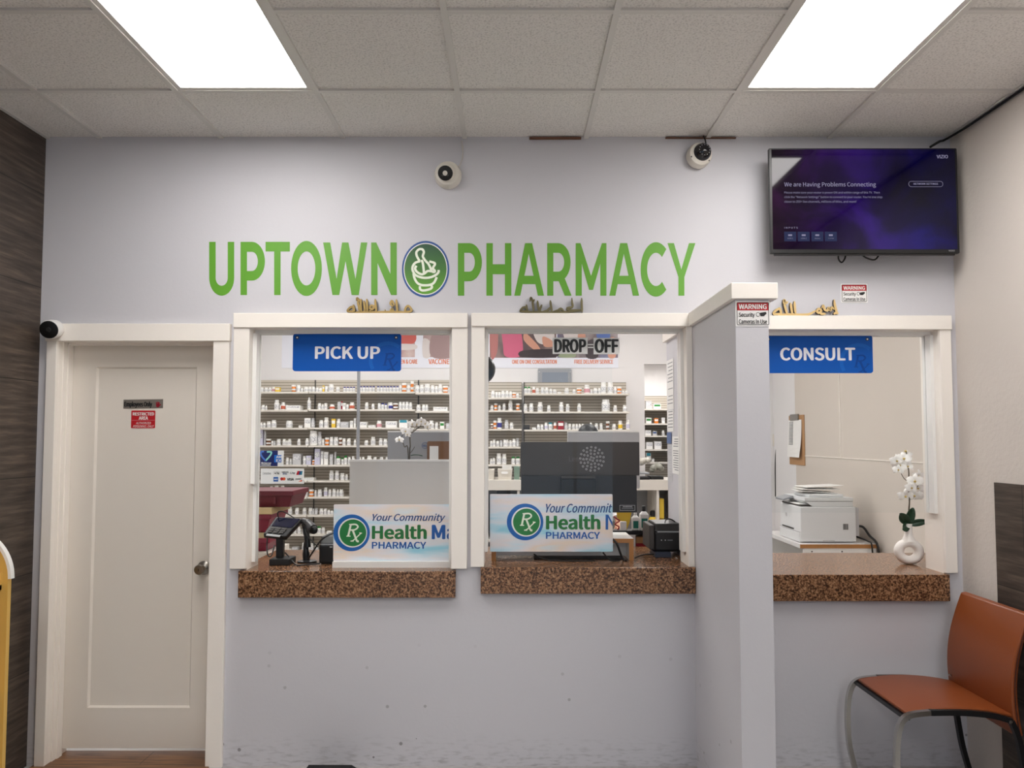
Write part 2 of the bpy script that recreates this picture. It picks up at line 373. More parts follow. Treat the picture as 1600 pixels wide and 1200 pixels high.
def crom(q, n, closed=False):
    out = []
    for i in range(len(q) - 1):
        p0 = q[i - 1] if i > 0 else (q[-2] if closed else q[0]); p1 = q[i]; p2 = q[i + 1]; p3 = q[i + 2] if i + 2 < len(q) else (q[1] if closed else q[-1])
        for k in range(n):
            t = k / n
            out.append(0.5 * ((2 * p1) + (p2 - p0) * t + (2 * p0 - 5 * p1 + 4 * p2 - p3) * t * t + (3 * p1 - p0 - 3 * p2 + p3) * t ** 3))
    out.append(q[-1]); return out
def rrect(x0, x1, z0, z1, r, n=6):
    pts = []
    for cx, cz, a0 in ((x0 + r, z0 + r, pi), (x1 - r, z0 + r, 1.5 * pi), (x1 - r, z1 - r, 0), (x0 + r, z1 - r, 0.5 * pi)):
        for k in range(n + 1): a = a0 + 0.5 * pi * k / n; pts.append((cx + r * cos(a), cz + r * sin(a)))
    return pts
def oval(cx, cz, rx, rz, n=48): return [(cx + rx * cos(2 * pi * k / n), cz + rz * sin(2 * pi * k / n)) for k in range(n)]

WLOC = {}
def _mesh(name, mb, mats, loc, smooth=False, fix=True):
    me = bpy.data.meshes.new(name)
    me.from_pydata([(v[0] - loc[0], v[1] - loc[1], v[2] - loc[2]) for v in mb.v], [], mb.f)
    mats = mats if isinstance(mats, (list, tuple)) else [mats]
    for m in mats: me.materials.append(m)
    me.polygons.foreach_set('material_index', mb.m)
    if fix:
        bm = bmesh.new(); bm.from_mesh(me); bmesh.ops.remove_doubles(bm, verts=bm.verts, dist=1e-6); bmesh.ops.recalc_face_normals(bm, faces=bm.faces); bm.to_mesh(me); bm.free()
    if smooth:
        me.polygons.foreach_set('use_smooth', [True] * len(me.polygons))
        try: me.set_sharp_from_angle(angle=radians(40))
        except Exception: pass
    me.update(); return me
def _obj(name, mb, mats, loc, smooth, bevel):
    o = bpy.data.objects.new(name, _mesh(name, mb, mats, loc, smooth)); COL.objects.link(o)
    if bevel:
        b = o.modifiers.new('bevel', 'BEVEL'); b.width = bevel; b.segments = 2; b.limit_method = 'ANGLE'; b.angle_limit = radians(35)
    return o
def base_of(mb):
    xs = [v[0] for v in mb.v]; ys = [v[1] for v in mb.v]; zs = [v[2] for v in mb.v]
    return ((min(xs) + max(xs)) / 2, (min(ys) + max(ys)) / 2, min(zs))
def props(o, label=None, cat=None, group=None, kind=None):
    if label: o['label'] = label
    if cat: o['category'] = cat
    if group: o['group'] = group
    if kind: o['kind'] = kind
    return o
def thing(name, label, cat, loc, group=None, kind=None):
    o = bpy.data.objects.new(name, None); COL.objects.link(o); o.location = loc; o.empty_display_size = 0.05
    WLOC[o.name] = Vector(loc); return props(o, label, cat, group, kind)
def part(name, mb, mats, parent, smooth=False, bevel=0, label=None, kind=None):
    loc = WLOC[parent.name]; o = _obj(name, mb, mats, loc, smooth, bevel); o.parent = parent; WLOC[o.name] = loc
    return props(o, label, kind=kind)
def solo(name, mb, mats, label, cat, group=None, smooth=False, bevel=0, kind=None, loc=None):
    loc = Vector(loc or base_of(mb)); o = _obj(name, mb, mats, loc, smooth, bevel); o.location = loc; WLOC[o.name] = loc
    return props(o, label, cat, group, kind)
def struct(name, mb, mats, parent=None, smooth=False, bevel=0):
    if parent is None: o = _obj(name, mb, mats, Vector((0, 0, 0)), smooth, bevel); WLOC[o.name] = Vector((0, 0, 0))
    else: o = part(name, mb, mats, parent, smooth, bevel)
    o['kind'] = 'structure'; return o

FONT = None
try: FONT = bpy.data.fonts.load(os.path.join(bpy.utils.system_resource('DATAFILES'), 'fonts', 'Noto Sans CJK Regular.woff2'))   # Blender's own bundled font
except Exception: FONT = None
def text_mb(body, x0, x1, z0, z1, y, offset=0.0, shear=0.0, thick=0.0008, space=1.0, m=0, mb=None):
    c = bpy.data.curves.new('lettering', 'FONT'); c.body = body; c.shear = shear; c.space_character = space; c.resolution_u = 4
    c.fill_mode = 'FRONT'
    if FONT: c.font = FONT
    o = bpy.data.objects.new('lettering_source', c); COL.objects.link(o)
    dg = bpy.context.evaluated_depsgraph_get(); dg.update()
    me = bpy.data.meshes.new_from_object(o.evaluated_get(dg))
    vs = [v.co.copy() for v in me.vertices]; fs = [tuple(p.vertices) for p in me.polygons]
    bpy.data.objects.remove(o); bpy.data.curves.remove(c); bpy.data.meshes.remove(me)
    ax, bx = min(v.x for v in vs), max(v.x for v in vs); ay, by = min(v.y for v in vs), max(v.y for v in vs)
    bo = offset * (z1 - z0) * 2.2; x0, x1, z0, z1 = x0 + bo, x1 - bo, z0 + bo * 0.6, z1 - bo * 0.6
    sx = (x1 - x0) / max(bx - ax, 1e-6); sy = (z1 - z0) / max(by - ay, 1e-6)
    mb = mb or MB()
    for i, (dx, dz) in enumerate([(0, 0)] if bo == 0 else [(bo * cos(radians(q)), bo * 0.6 * sin(radians(q))) for q in range(0, 360, 45)] + [(0, 0)]):
        front = [(x0 + dx + (v.x - ax) * sx, y - thick - 0.00006 * i, z0 + dz + (v.y - ay) * sy) for v in vs]
        mb.add(front, fs, m)
    return mb
def tpx(body, box, y, **k):
    a = P(box[0], box[3], y); b = P(box[2], box[1], y)
    return text_mb(body, a.x, b.x, a.z, b.z, y, **k)
def tpart(body, box, y, mt, parent, name='lettering', **k):
    mb = tpx(body, box, y, **k); loc = WLOC[parent.name]
    me = _mesh(name, mb, mt, loc, fix=False); me.validate(); o = bpy.data.objects.new(name, me); COL.objects.link(o); o.parent = parent; WLOC[o.name] = loc
    return o
def rpx(box, y):                       # rectangle in pixels -> x0, x1, z0, z1 on the plane y
    a = P(box[0], box[3], y); b = P(box[2], box[1], y); return a.x, b.x, a.z, b.z
def strokes(mb, lines, fx, w, y0, y1, m=0, side=None, taper=False):
    for k, ln in enumerate(lines):
        cl = ln[0] == 'c'; pts = ln[1:] if cl else ln
        mb.ribbon([fx(*p) for p in pts], w, y0 - 0.0003 * k, y1, m, side, cl, 6, taper and not cl)
    return mb

# ================================================================ the room shell
CEIL = 3.08; XL, XR = -2.343, 2.19; YB = -8.0; WT = 0.16
PXL, PXR, PYB = -3.2, 2.8, 4.37
GX0, GY0, G = -0.244, -0.506, 0.6096

struct('floor', MB().box(-3.4, 4.6, YB - 0.3, 7.2, -0.1, 0.0), mat('light_floor_tile', (176, 174, 173), 0.35, vary=0.05, vscale=3))

# openings in the front wall
D0, D1, DT = X(86, 760, 0), X(331.5, 760, 0), Z(200, 533, 0)
W = {1: dict(x0=X(390, 650, 0), x1=X(706, 650, 0), zt=Z(550, 513, 0), zc=Z(550, 891.5, -0.02)),
     2: dict(x0=X(757, 650, 0), x1=X(1072, 650, 0), zt=Z(900, 511, 0), zc=Z(900, 885.5, -0.02)),
     3: dict(x0=X(1151, 650, 0), x1=X(1468, 650, 0), zt=Z(1400, 516, 0), zc=Z(1400, 897, -0.02))}
CTH = 0.127
def col(mb, x0, x1, z0, z1): mb.box(x0, x1, 0, WT, z0, z1)
mb = MB()
col(mb, PXL, D0 - 0.02, 0, CEIL + 0.1); col(mb, D0 - 0.02, D1 + 0.02, DT + 0.02, CEIL + 0.1)
col(mb, D1 + 0.02, W[1]['x0'] - 0.012, 0, CEIL + 0.1)
for k, nx in ((1, W[2]['x0']), (2, W[3]['x0']), (3, None)):
    a = W[k]; col(mb, a['x0'] - 0.012, a['x1'] + 0.012, a['zt'] + 0.012, CEIL + 0.1); col(mb, a['x0'] - 0.012, a['x1'] + 0.012, 0, a['zc'] - CTH + 0.02)
    col(mb, a['x1'] + 0.012, (nx - 0.012) if nx else PXR, 0, CEIL + 0.1)
struct('wall_front', mb, M_WALL)

struct('wall_left', MB().box(XL - 0.12, XL, YB, 0, 0, CEIL + 0.1), M_TILE)
struct('wall_right', MB().box(XR, XR + 0.12, YB, 0, 0, CEIL + 0.1), M_RIGHT)
yt = P(1558, 800, 0).y
tx = X(1557, 755, 0)
ys = CAMY + XR * F / (1557 - PCX) * 1.004
struct('trim_1', MB().box(XR - 0.012, XR, YB, ys, 0, 1.376), M_TILE)
# rear wall with the shop front glazing behind the camera
mb = MB()
mb.box(XL, XR, YB - 0.15, YB, 0, 0.25).box(XL, XR, YB - 0.15, YB, 2.75, CEIL + 0.1).box(XL, XL + 0.15, YB - 0.15, YB, 0.25, 2.75).box(XR - 0.15, XR, YB - 0.15, YB, 0.25, 2.75)
struct('wall_rear', mb, M_RIGHT)
wn = thing('window_4', None, None, (0, YB, 0.25), kind='structure')
mb = MB()
for i in range(5):
    x = XL + 0.15 + (XR - XL - 0.3) * i / 4; mb.box(x - 0.025, x + 0.025, YB - 0.11, YB - 0.05, 0.25, 2.75)
mb.box(XL + 0.15, XR - 0.15, YB - 0.11, YB - 0.05, 0.25, 0.31).box(XL + 0.15, XR - 0.15, YB - 0.11, YB - 0.05, 2.69, 2.75)
struct('window_frame', mb, M_STEEL, wn)
struct('glass_pane', MB().box(XL + 0.15, XR - 0.15, YB - 0.083, YB - 0.077, 0.3, 2.7), M_GLASS, wn)

# partition between the drop-off and consult windows, with its white cap
PX0, PX1, PYF, PZT = 0.882, 1.013, CAMY + 2.952, Z(1180, 468, CAMY + 2.952)
struct('wall_partition', MB().box(PX0, PX1, PYF, 0.0, 0, PZT).box(PX0, PX1, WT, 0.60, 0, PZT), M_WALL)
CX0, CX1 = X(1143, 455, PYF - 0.02), X(1215.5, 455, PYF - 0.02)
CZ1 = Z(1180, 441.5, PYF - 0.02)
struct('trim_2', MB().box(CX0, CX1, PYF - 0.02, 0.0, PZT, CZ1).box(CX0, CX1, WT, 0.62, PZT, CZ1), M_TRIM, bevel=0.002)

# pharmacy walls behind
struct('wall_pharmacy_left', MB().box(PXL - 0.1, PXL, WT, PYB + 0.1, 0, CEIL + 0.1), M_INW)
struct('wall_pharmacy_right', MB().box(PXR, PXR + 0.1, WT, 3.75, 0, CEIL + 0.1), M_BEIGE)
struct('wall_pharmacy_end', MB().box(PXR, PXR + 0.1, 3.75, PYB + 0.1, 0, CEIL + 0.1), M_INW)
DX0, DX1 = X(1007, 620, PYB), X(1075, 620, PYB); DZT = Z(1020, 569, PYB)
struct('wall_back', MB().box(PXL, DX0, PYB, PYB + 0.1, 0, CEIL + 0.1).box(DX1, PXR, PYB, PYB + 0.1, 0, CEIL + 0.1).box(DX0, DX1, PYB, PYB + 0.1, DZT, CEIL + 0.1), M_INW)
struct('wall_store_room', MB().box(0.9, 1.0, PYB + 0.1, 6.6, 0, 2.7).box(3.2, 3.3, PYB + 0.1, 6.6, 0, 2.7).box(0.9, 3.3, 6.5, 6.6, 0, 2.7).box(0.9, 3.3, PYB + 0.1, 6.6, 2.6, 2.7), M_INW)
struct('trim_3', MB().box(PXR - 0.006, PXR, 0.9, 3.75, 1.405, 1.411).box(PXR - 0.006, PXR, 2.72, 2.726, 1.41, CEIL), M_TRIM)

# ceiling: grid and tiles
cols = [GX0 + G * i for i in range(-4, 5)]
LIGHTCOLS = [(-2), (2)]
LIGHTROWS = [0, 4, 8]
def is_light(i, j):
    return i in (-2, 2) and any(j in (r, r + 1) for r in LIGHTROWS)
mb = MB(); zc = CEIL + 0.006
edges_x = [XL] + [GX0 + G * i for i in range(-3, 4)] + [XR]
rows = [0.0, GY0] + [GY0 - G * j for j in range(1, 13)] + [YB]
for i in range(len(edges_x) - 1):
    for r in range(len(rows) - 1):
        if is_light(i - 4 + (1 if False else 0), r - 1): continue
        mb.box(edges_x[i], edges_x[i + 1], rows[r + 1], rows[r], zc, zc + 0.015)
mb.box(PXL, PXR + 0.1, WT, PYB + 0.1, CEIL, CEIL + 0.02)
struct('ceiling', mb, M_CEIL)
mb = MB()
for x in edges_x[1:-1]: mb.box(x - 0.012, x + 0.012, YB, 0, CEIL - 0.004, CEIL + 0.03)
for r in range(1, len(rows) - 1):
    for i in range(len(edges_x) - 1):
        if is_light(i - 4, r - 1) and is_light(i - 4, r - 2) and (r - 2) in LIGHTROWS: continue
        mb.box(edges_x[i], edges_x[i + 1], rows[r] - 0.012, rows[r] + 0.012, CEIL - 0.003, CEIL + 0.03)
mb.box(XL, XL + 0.02, YB, 0, CEIL - 0.005, CEIL + 0.004).box(XR - 0.02, XR, YB, 0, CEIL - 0.005, CEIL + 0.004)
struct('trim_4', mb, M_GRID)
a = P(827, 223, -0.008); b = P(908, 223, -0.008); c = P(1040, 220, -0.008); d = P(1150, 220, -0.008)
struct('trim_5', MB().box(a.x, b.x, -0.014, 0, CEIL - 0.009, CEIL).box(c.x, d.x, -0.012, 0, CEIL - 0.005, CEIL), mat('tile_edge_and_shadow', (110, 74, 54), 0.7))  # slipped tile's brown edge; the thinner strip is joint shadow put in as colour

def panel_light(x0, x1, y0, y1, z, mt, label, group):
    t = thing('ceiling_light', label, 'ceiling light', ((x0 + x1) / 2, (y0 + y1) / 2, z), group)
    f = 0.022; m = MB()
    m.box(x0, x1, y0, y0 + f, z, z + 0.05).box(x0, x1, y1 - f, y1, z, z + 0.05).box(x0, x0 + f, y0 + f, y1 - f, z, z + 0.05).box(x1 - f, x1, y0 + f, y1 - f, z, z + 0.05)
    m.box(x0, x1, y0, y1, z + 0.05, z + 0.06)
    part('frame', m, M_GRID, t)
    part('diffuser', MB().box(x0 + f, x1 - f, y0 + f, y1 - f, z + 0.004, z + 0.010), mt, t)
for j, r in enumerate(LIGHTROWS):
    for i, side in ((-2, 'left'), (2, 'right')):
        x0 = GX0 + G * i; y1 = GY0 - G * r; y0 = y1 - 2 * G
        lab = f'bright flat ceiling panel light above the {"green lettering and door" if side == "left" else "wall television"}' if j == 0 else f'flat ceiling panel light {"midway along" if j == 1 else "near the shop front at the rear of"} the {side} row'
        panel_light(x0 + 0.012, x0 + G - 0.012, y0 + 0.012, y1 - 0.012, CEIL, M_LIGHT, lab, 'lobby ceiling lights')
k = 0
for x, dx in ((-2.0, 'left'), (-0.4, 'middle'), (1.3, 'right')):
    for y, dy in ((1.1, 'near the service windows'), (3.0, 'near the back shelves')):
        panel_light(x - 0.3, x + 0.3, y - 0.6, y + 0.6, CEIL - 0.062, M_LIGHT2, f'pharmacy ceiling panel light {dy}, {dx} of three', 'pharmacy ceiling lights')
panel_light(1.6, 2.2, 4.9, 6.1, 2.538, M_LIGHT3, 'ceiling panel light in the store room beyond the doorway', None)

# ---------------------------------------------------------------- door
dr = thing('door_1', None, None, ((D0 + D1) / 2, 0, 0), kind='structure')
yc0 = -0.022
xl0, xr1 = X(66, 760, yc0), X(354, 760, yc0)
zt0, zt1 = Z(200, 533, yc0), Z(200, 505.5, yc0 - 0.008)
m = MB().box(xl0, D0, yc0, 0, 0, zt0).box(D1, xr1, yc0, 0, 0, zt0)
struct('casing', m, M_TRIM, dr, bevel=0.002)
struct('head_casing', MB().box(xl0 - 0.004, xr1 + 0.004, yc0 - 0.008, 0, zt0, zt1), M_TRIM, dr, bevel=0.002)
yl = 0.105
m = MB().box(D0 - 0.02, D0, 0, WT, 0, DT).box(D1, D1 + 0.02, 0, WT, 0, DT).box(D0 - 0.02, D1 + 0.02, 0, WT, DT, DT + 0.02)
m.box(D0, D0 + 0.012, 0.062, yl - 0.002, 0, DT).box(D1 - 0.012, D1, 0.062, yl - 0.002, 0, DT).box(D0, D1, 0.062, yl - 0.002, DT - 0.012, DT)
m.box(D0, D0 + 0.006, 0.03, 0.062, 0, DT)
struct('jamb', m, M_TRIM, dr, bevel=0.001)
struct('threshold', MB().box(D0 - 0.06, D1 + 0.02, -0.09, WT, 0.0, 0.008), M_FLOOR, dr)
LZ0 = 0.042
px0, px1, pz1, pz0 = X(143, 850, yl), X(302, 850, yl), Z(230, 573.5, yl), Z(230, 1106, yl)
m = MB(); x0, x1, z1 = D0 + 0.004, D1 - 0.004, DT - 0.004
m.box(x0, px0, yl, yl + 0.045, LZ0, z1).box(px1, x1, yl, yl + 0.045, LZ0, z1).box(px0, px1, yl, yl + 0.045, pz1, z1).box(px0, px1, yl, yl + 0.045, LZ0, pz0)
e = 0.008
def bev(a0, a1, b0, b1):   # sloped sticking between rail face and sunk panel
    m.add([(a0, yl, b0), (a1, yl, b0), (a1, yl, b1), (a0, yl, b1), (a0 + e, yl + 0.012, b0 + e), (a1 - e, yl + 0.012, b0 + e), (a1 - e, yl + 0.012, b1 - e), (a0 + e, yl + 0.012, b1 - e)],
          [(0, 1, 5, 4), (1, 2, 6, 5), (2, 3, 7, 6), (3, 0, 4, 7)])
bev(px0, px1, pz0, pz1)
m.box(px0 + e, px1 - e, yl + 0.012, yl + 0.03, pz0 + e, pz1 - e)
struct('door_leaf', m, M_DOOR, dr)
kx, _, kz = P(319, 887, yl)
kb = part('door_knob', MB().lathe([(0.034, 0), (0.034, 0.006), (0.026, 0.012), (0.014, 0.018), (0.013, 0.03), (0.020, 0.036), (0.0255, 0.05), (0.0255, 0.062), (0.022, 0.067), (0.012, 0.068)], (kx, yl, kz), 'Y', 28), M_STEEL, dr, smooth=True, label='round brushed steel door knob')
kb['kind'] = 'structure'
kh = part('keyhole', MB().box(kx - 0.0015, kx + 0.0015, yl - 0.0695, yl - 0.067, kz - 0.006, kz + 0.006), M_BLACK, kb)

# ---------------------------------------------------------------- service windows
CASE = {1: (362, 390, 706, 730, 489), 2: (736, 757, 1072, 1081.5, 489), 3: (1124, 1151, 1468, 1491, 493)}
BOT = {1: 889, 2: 886, 3: 895.5}
PANE_Y = 0.088
for k in (1, 2, 3):
    a = W[k]; c = CASE[k]; yv = -0.022
    wn = thing(f'window_{k}', None, None, ((a['x0'] + a['x1']) / 2, 0, a['zc']), kind='structure')
    zb = Z((c[0] + c[3]) / 2, BOT[k], yv); cx0, cx1 = X(c[0], 690, yv), X(c[3], 690, yv)
    if k == 2: cx1 = PX0 - 0.001
    if k == 3: cx0 = max(cx0, PX1 + 0.001)
    zt = Z((c[0] + c[3]) / 2, c[4], yv - 0.01)
    struct('casing', MB().box(cx0, a['x0'], yv, 0, zb, a['zt']).box(a['x1'], cx1, yv, 0, zb, a['zt']), M_TRIM, wn, bevel=0.002)
    struct('head_casing', MB().box(cx0, cx1 , yv - 0.01, 0, a['zt'], zt), M_TRIM, wn, bevel=0.002)
    j = MB().box(a['x0'] - 0.012, a['x0'], 0, WT, a['zc'], a['zt']).box(a['x1'], a['x1'] + 0.012, 0, WT, a['zc'], a['zt']).box(a['x0'] - 0.012, a['x1'] + 0.012, 0, WT, a['zt'], a['zt'] + 0.012)
    struct('jamb', j, M_TRIM, wn)
    zl = {1: Z(398, 877, PANE_Y), 2: Z(1072, 860, PANE_Y), 3: Z(1452, 801, PANE_Y)}[k]
    tr = MB()
    for s, xx in ((1, a['x0']), (-1, a['x1'])):
        xa, xb = min(xx, xx + s * 0.016), max(xx, xx + s * 0.016)
        tr.box(xa, xb, PANE_Y - 0.05 + (0.028 if k == 1 and s == 1 else 0), PANE_Y - 0.0035, zl, a['zt'] - 0.018).box(xa, xb, PANE_Y + 0.0035, PANE_Y + 0.024, zl, a['zt'] - 0.018)
        if k == 1 and s == 1: tr.box(xx, xx + 0.02, 0.028, 0.058, Z(395, 756, 0.04), a['zt'] - 0.02)
    tr.box(a['x0'], a['x1'], PANE_Y - 0.03, PANE_Y - 0.006, a['zt'] - 0.018, a['zt']).box(a['x0'], a['x1'], PANE_Y + 0.006, PANE_Y + 0.03, a['zt'] - 0.018, a['zt'])
    struct('glass_track', tr, M_WHITE, wn)
    g0, g1 = a['x0'] + 0.005, a['x1'] - 0.005
    if k == 2: g1 = X(957, 700, PANE_Y); zl = Z(860, 863, PANE_Y)
    struct('glass_pane', MB().box(g0, g1, PANE_Y - 0.003, PANE_Y + 0.003, zl, a['zt'] - 0.002), M_GLASS, wn)
    if k == 1:
        r = rpx((520, 877.5, 706, 886), PANE_Y - 0.02); struct('bottom_rail', MB().box(r[0], a['x1'], PANE_Y - 0.03, PANE_Y + 0.03, a['zc'], r[3]), M_WHITE, wn)
    if k == 2:
        m = MB(); cx, _, cz = P(925, 717, PANE_Y - 0.004); pitch = 0.0205; n = 0
        for ring_r, cnt in ((0.010, 4), (0.027, 9), (0.043, 13), (0.059, 17)):
            for q in range(cnt):
                an = 2 * pi * q / cnt + ring_r * 40; m.add([], [])
                x, z = cx + ring_r * cos(an), cz + ring_r * sin(an)
                m.ribbon(oval(x, z, 0.0042, 0.0042, 10), 0.0016, PANE_Y - 0.0045, PANE_Y - 0.0032, closed=True, sub=1)
        struct('speak_holes', m, M_LGREY, wn)

# ---------------------------------------------------------------- counters
def counter(k, px0, px1, py_bot, label, y_back=0.655):
    a = W[k]; yf = -0.035; x0, x1 = X(px0, 910, yf), X(px1, 910, yf)
    if k == 2: x1 = PX0 - 0.002
    if k == 3: x0 = PX1 + 0.002
    zt = a['zc']; t = thing('service_counter', label, 'counter', ((x0 + x1) / 2, 0.3, zt - CTH), 'granite look service counters')
    m = MB().box(x0, x1, yf, 0.0, zt - 0.03, zt).box(max(x0, a['x0'] ), min(x1, a['x1']), 0.0, WT, zt - 0.03, zt)
    i0, i1 = a['x0'] - 0.06, a['x1'] + 0.06
    if k == 2: i1 = PX0 - 0.004
    if k == 3: i0 = PX1 + 0.004; i1 = a['x1'] + 0.3
    m.box(i0, i1, WT, y_back, zt - 0.03, zt)
    part('worktop', m, M_GRAN, t)
    part('front_edge', MB().box(x0, x1, yf - 0.003, 0.0, zt - CTH, zt - 0.0005), M_GRAN, t, bevel=0.003)
    part('base_cabinet', MB().box(i0 + 0.02, i1 - 0.02, WT + 0.01, y_back - 0.03, 0.0, zt - 0.03), M_OFFW, t)
    return t
counter(1, 372, 711.5, 931, 'brown speckled counter shelf under the pick-up window')
counter(2, 751, 1090, 926, 'brown speckled counter shelf under the drop-off window')
counter(3, 1100, 1484, 936, 'brown speckled counter shelf under the consult window')
C1, C2, C3 = W[1]['zc'], W[2]['zc'], W[3]['zc']

# ================================================================ wall lettering and emblem
ws = thing('wall_lettering', 'large green pharmacy name lettering with round mortar emblem across the front wall', 'sign', (X(705, 465, 0), 0, Z(705, 465, 0)))
def LP(pts): return [(P(a, b, 0).x, P(a, b, 0).z) for a, b in pts]
def earc(cx, cy, rx, ry, a0, a1, n=20): return [(cx + rx * cos(radians(a0 + (a1 - a0) * i / n)), cy - ry * sin(radians(a0 + (a1 - a0) * i / n))) for i in range(n + 1)]
def rc(x0, y0, x1, y1): return [(x0, y1), (x1, y1), (x1, y0), (x0, y0)]
def bowl(x0, xo, xi, t, b, ht, hb):       # the round part of P and R
    xm = x0 + 8
    return [(x0, t)] + earc(xm, (t + b) / 2, xo - xm, (b - t) / 2, 90, -90) + [(x0, b), (x0, hb)] + earc(xm, (ht + hb) / 2, xi - xm, (hb - ht) / 2, -90, 90) + [(x0, ht)]
def cap_a(d): return [[(803.5 + d, 462), (813 + d, 462), (829.5 + d, 380), (820.5 + d, 380)], [(840.5 + d, 462), (850 + d, 462), (831.5 + d, 380), (822.5 + d, 380)], rc(815 + d, 431, 838 + d, 444)]
GLYPHS = [
    [[(327, 378)] + [(327, 434)] + earc(346.5, 434, 19.5, 28, 180, 360) + [(366, 378), (356, 378)] + earc(346.5, 434, 9.5, 12.5, 360, 180) + [(337, 378)]],
    [rc(376, 378, 386, 461), bowl(385.9, 414, 403, 378, 438.5, 393.5, 423.5)],
    [rc(415, 378, 453, 393), rc(428.5, 392.9, 438.5, 461)],
    [earc(479, 419.5, 24, 43, 0, 359.9, 48) + earc(479, 419.5, 13.8, 26.6, 359.9, 0, 48)],
    [[(505, 379), (516, 379), (526, 436), (534.5, 379), (544.5, 379), (555.5, 436), (564, 379), (574, 379), (560.5, 461), (549.5, 461), (540, 408), (530, 461), (519.5, 461)]],
    [[(580, 379), (588, 379), (610, 428), (610, 379), (620, 379), (620, 461), (611, 461), (590, 411), (590, 461), (580, 461)]],
    [rc(715.5, 380, 725.5, 462), bowl(725.4, 753, 742, 380, 439.5, 395, 424.5)],
    [rc(760, 380, 770, 462), rc(789, 380, 799, 462), rc(769.9, 413, 789.1, 428.5)],
    cap_a(0),
    [rc(855, 380, 864.5, 462), bowl(864.4, 891.5, 881.5, 380, 439.5, 395, 424.5), [(872, 437), (882.5, 462), (893, 462), (882, 434)]],
    [[(899.5, 380), (907, 380), (923.5, 431), (940.5, 380), (947.5, 380), (947.5, 462), (938, 462), (938, 412), (926.5, 453), (920.5, 453), (909, 412), (909, 462), (899.5, 462)]],
    cap_a(148.5),
    [earc(1025, 421, 24, 42.5, 48, 312, 40) + earc(1025, 421, 14, 26, 312, 48, 40)],
    [[(1043, 380), (1053, 380), (1064.5, 421), (1076.5, 380), (1086.5, 380), (1069.3, 433), (1069.3, 462), (1060, 462), (1060, 433)]]]
for gl in GLYPHS:
    m = MB()
    for i, poly in enumerate(gl): m.plate(LP(poly), -0.0012 - 0.00015 * i, -0.0002)
    part('letter', m, M_GREEN, ws)
em = part('emblem', MB().plate(oval(P(665, 420.5, 0).x, P(665, 420.5, 0).z, X(702, 420, 0) - X(665, 420, 0), Z(665, 376.5, 0) - Z(665, 420.5, 0)), -0.0016, -0.0002), M_RING, ws)
c = P(665, 420.5, 0); rx, rz = X(702, 420, 0) - X(665, 420, 0), Z(665, 376.5, 0) - Z(665, 420.5, 0)
part('white_line', MB().plate(oval(c.x, c.z, rx * 0.925, rz * 0.925), -0.0022, -0.0016), M_SIGNW, em)
part('green_disc', MB().plate(oval(c.x, c.z, rx * 0.89, rz * 0.89), -0.0028, -0.0022), M_EMB, em)
def ecrop(x, z): q = P(625 + x / 12, 370 + z / 12, 0); return (q.x, q.z)
mort = [[(370, 455), (320, 370), (310, 290), (360, 238), (420, 238), (448, 290), (430, 370), (470, 440), (540, 520), (585, 620)], [(400, 440), (425, 480), (440, 570), (450, 680)], [(380, 460), (290, 490), (240, 560), (242, 640), (300, 725), (430, 770), (560, 765), (670, 720), (720, 670), (725, 625)],
        [(310, 545), (285, 600), (320, 660), (400, 705), (460, 690), (520, 645), (590, 650), (640, 665), (655, 640), (620, 590), (655, 520), (640, 490), (550, 465)], [(255, 690), (275, 780), (330, 870), (420, 910), (560, 905), (640, 860), (690, 760)], [(375, 930), (380, 985), (440, 1010), (560, 985), (600, 950), (590, 915)], [(585, 625), (610, 590)]]
part('mortar_and_pestle', strokes(MB(), mort, ecrop, 0.0115, -0.0036, -0.0028), M_CREAM, em)

# Arabic calligraphy cut-outs on the window heads
def ornament(k, ox, oy, sc, lines, label, mface, medge, w):
    yv = -0.022; zt = Z((CASE[k][0] + CASE[k][3]) / 2, CASE[k][4], -0.032); m = MB()
    base = oy
    def fx(x, z): q = P(ox + x / sc, oy + z / sc, yv); return (q.x, q.z)
    strokes(m, lines, fx, w, yv, yv + 0.012, 0, 1, True)
    dz = zt - min(v[2] for v in m.v)
    m.v = [(v[0], v[1], v[2] + dz) for v in m.v]
    solo('calligraphy_ornament', m, [mface, medge], label, 'ornament', 'gold calligraphy ornaments on the window heads')
ornament(1, 530, 455, 12.3, [[(160, 400), (300, 410), (500, 400), (720, 405), (1000, 400), (1250, 405), (1380, 395)], ['c', (1270, 395), (1280, 320), (1325, 285), (1375, 330), (1380, 385)], [(1095, 155), (1105, 270), (1120, 400)], [(1040, 400), (1010, 340), (975, 400)], [(1060, 280), (1015, 190), (985, 245), (1040, 300)],
    [(880, 400), (880, 355)], [(690, 150), (700, 270), (715, 400)], ['c', (590, 320), (620, 280), (670, 300), (640, 350)], [(640, 350), (560, 400)], [(530, 150), (535, 270), (545, 400)], [(475, 185), (485, 290), (500, 400)], [(350, 190), (375, 290), (390, 400)], [(330, 185), (350, 135), (385, 190), (425, 155)], [(425, 155), (415, 280), (430, 400)], [(270, 260), (285, 330), (300, 400)], ['c', (165, 390), (200, 330), (255, 305), (280, 385)]],
    'dull gold calligraphy cut-out standing on the pick-up window head', M_BRASS2, M_EDGE, 0.0105)
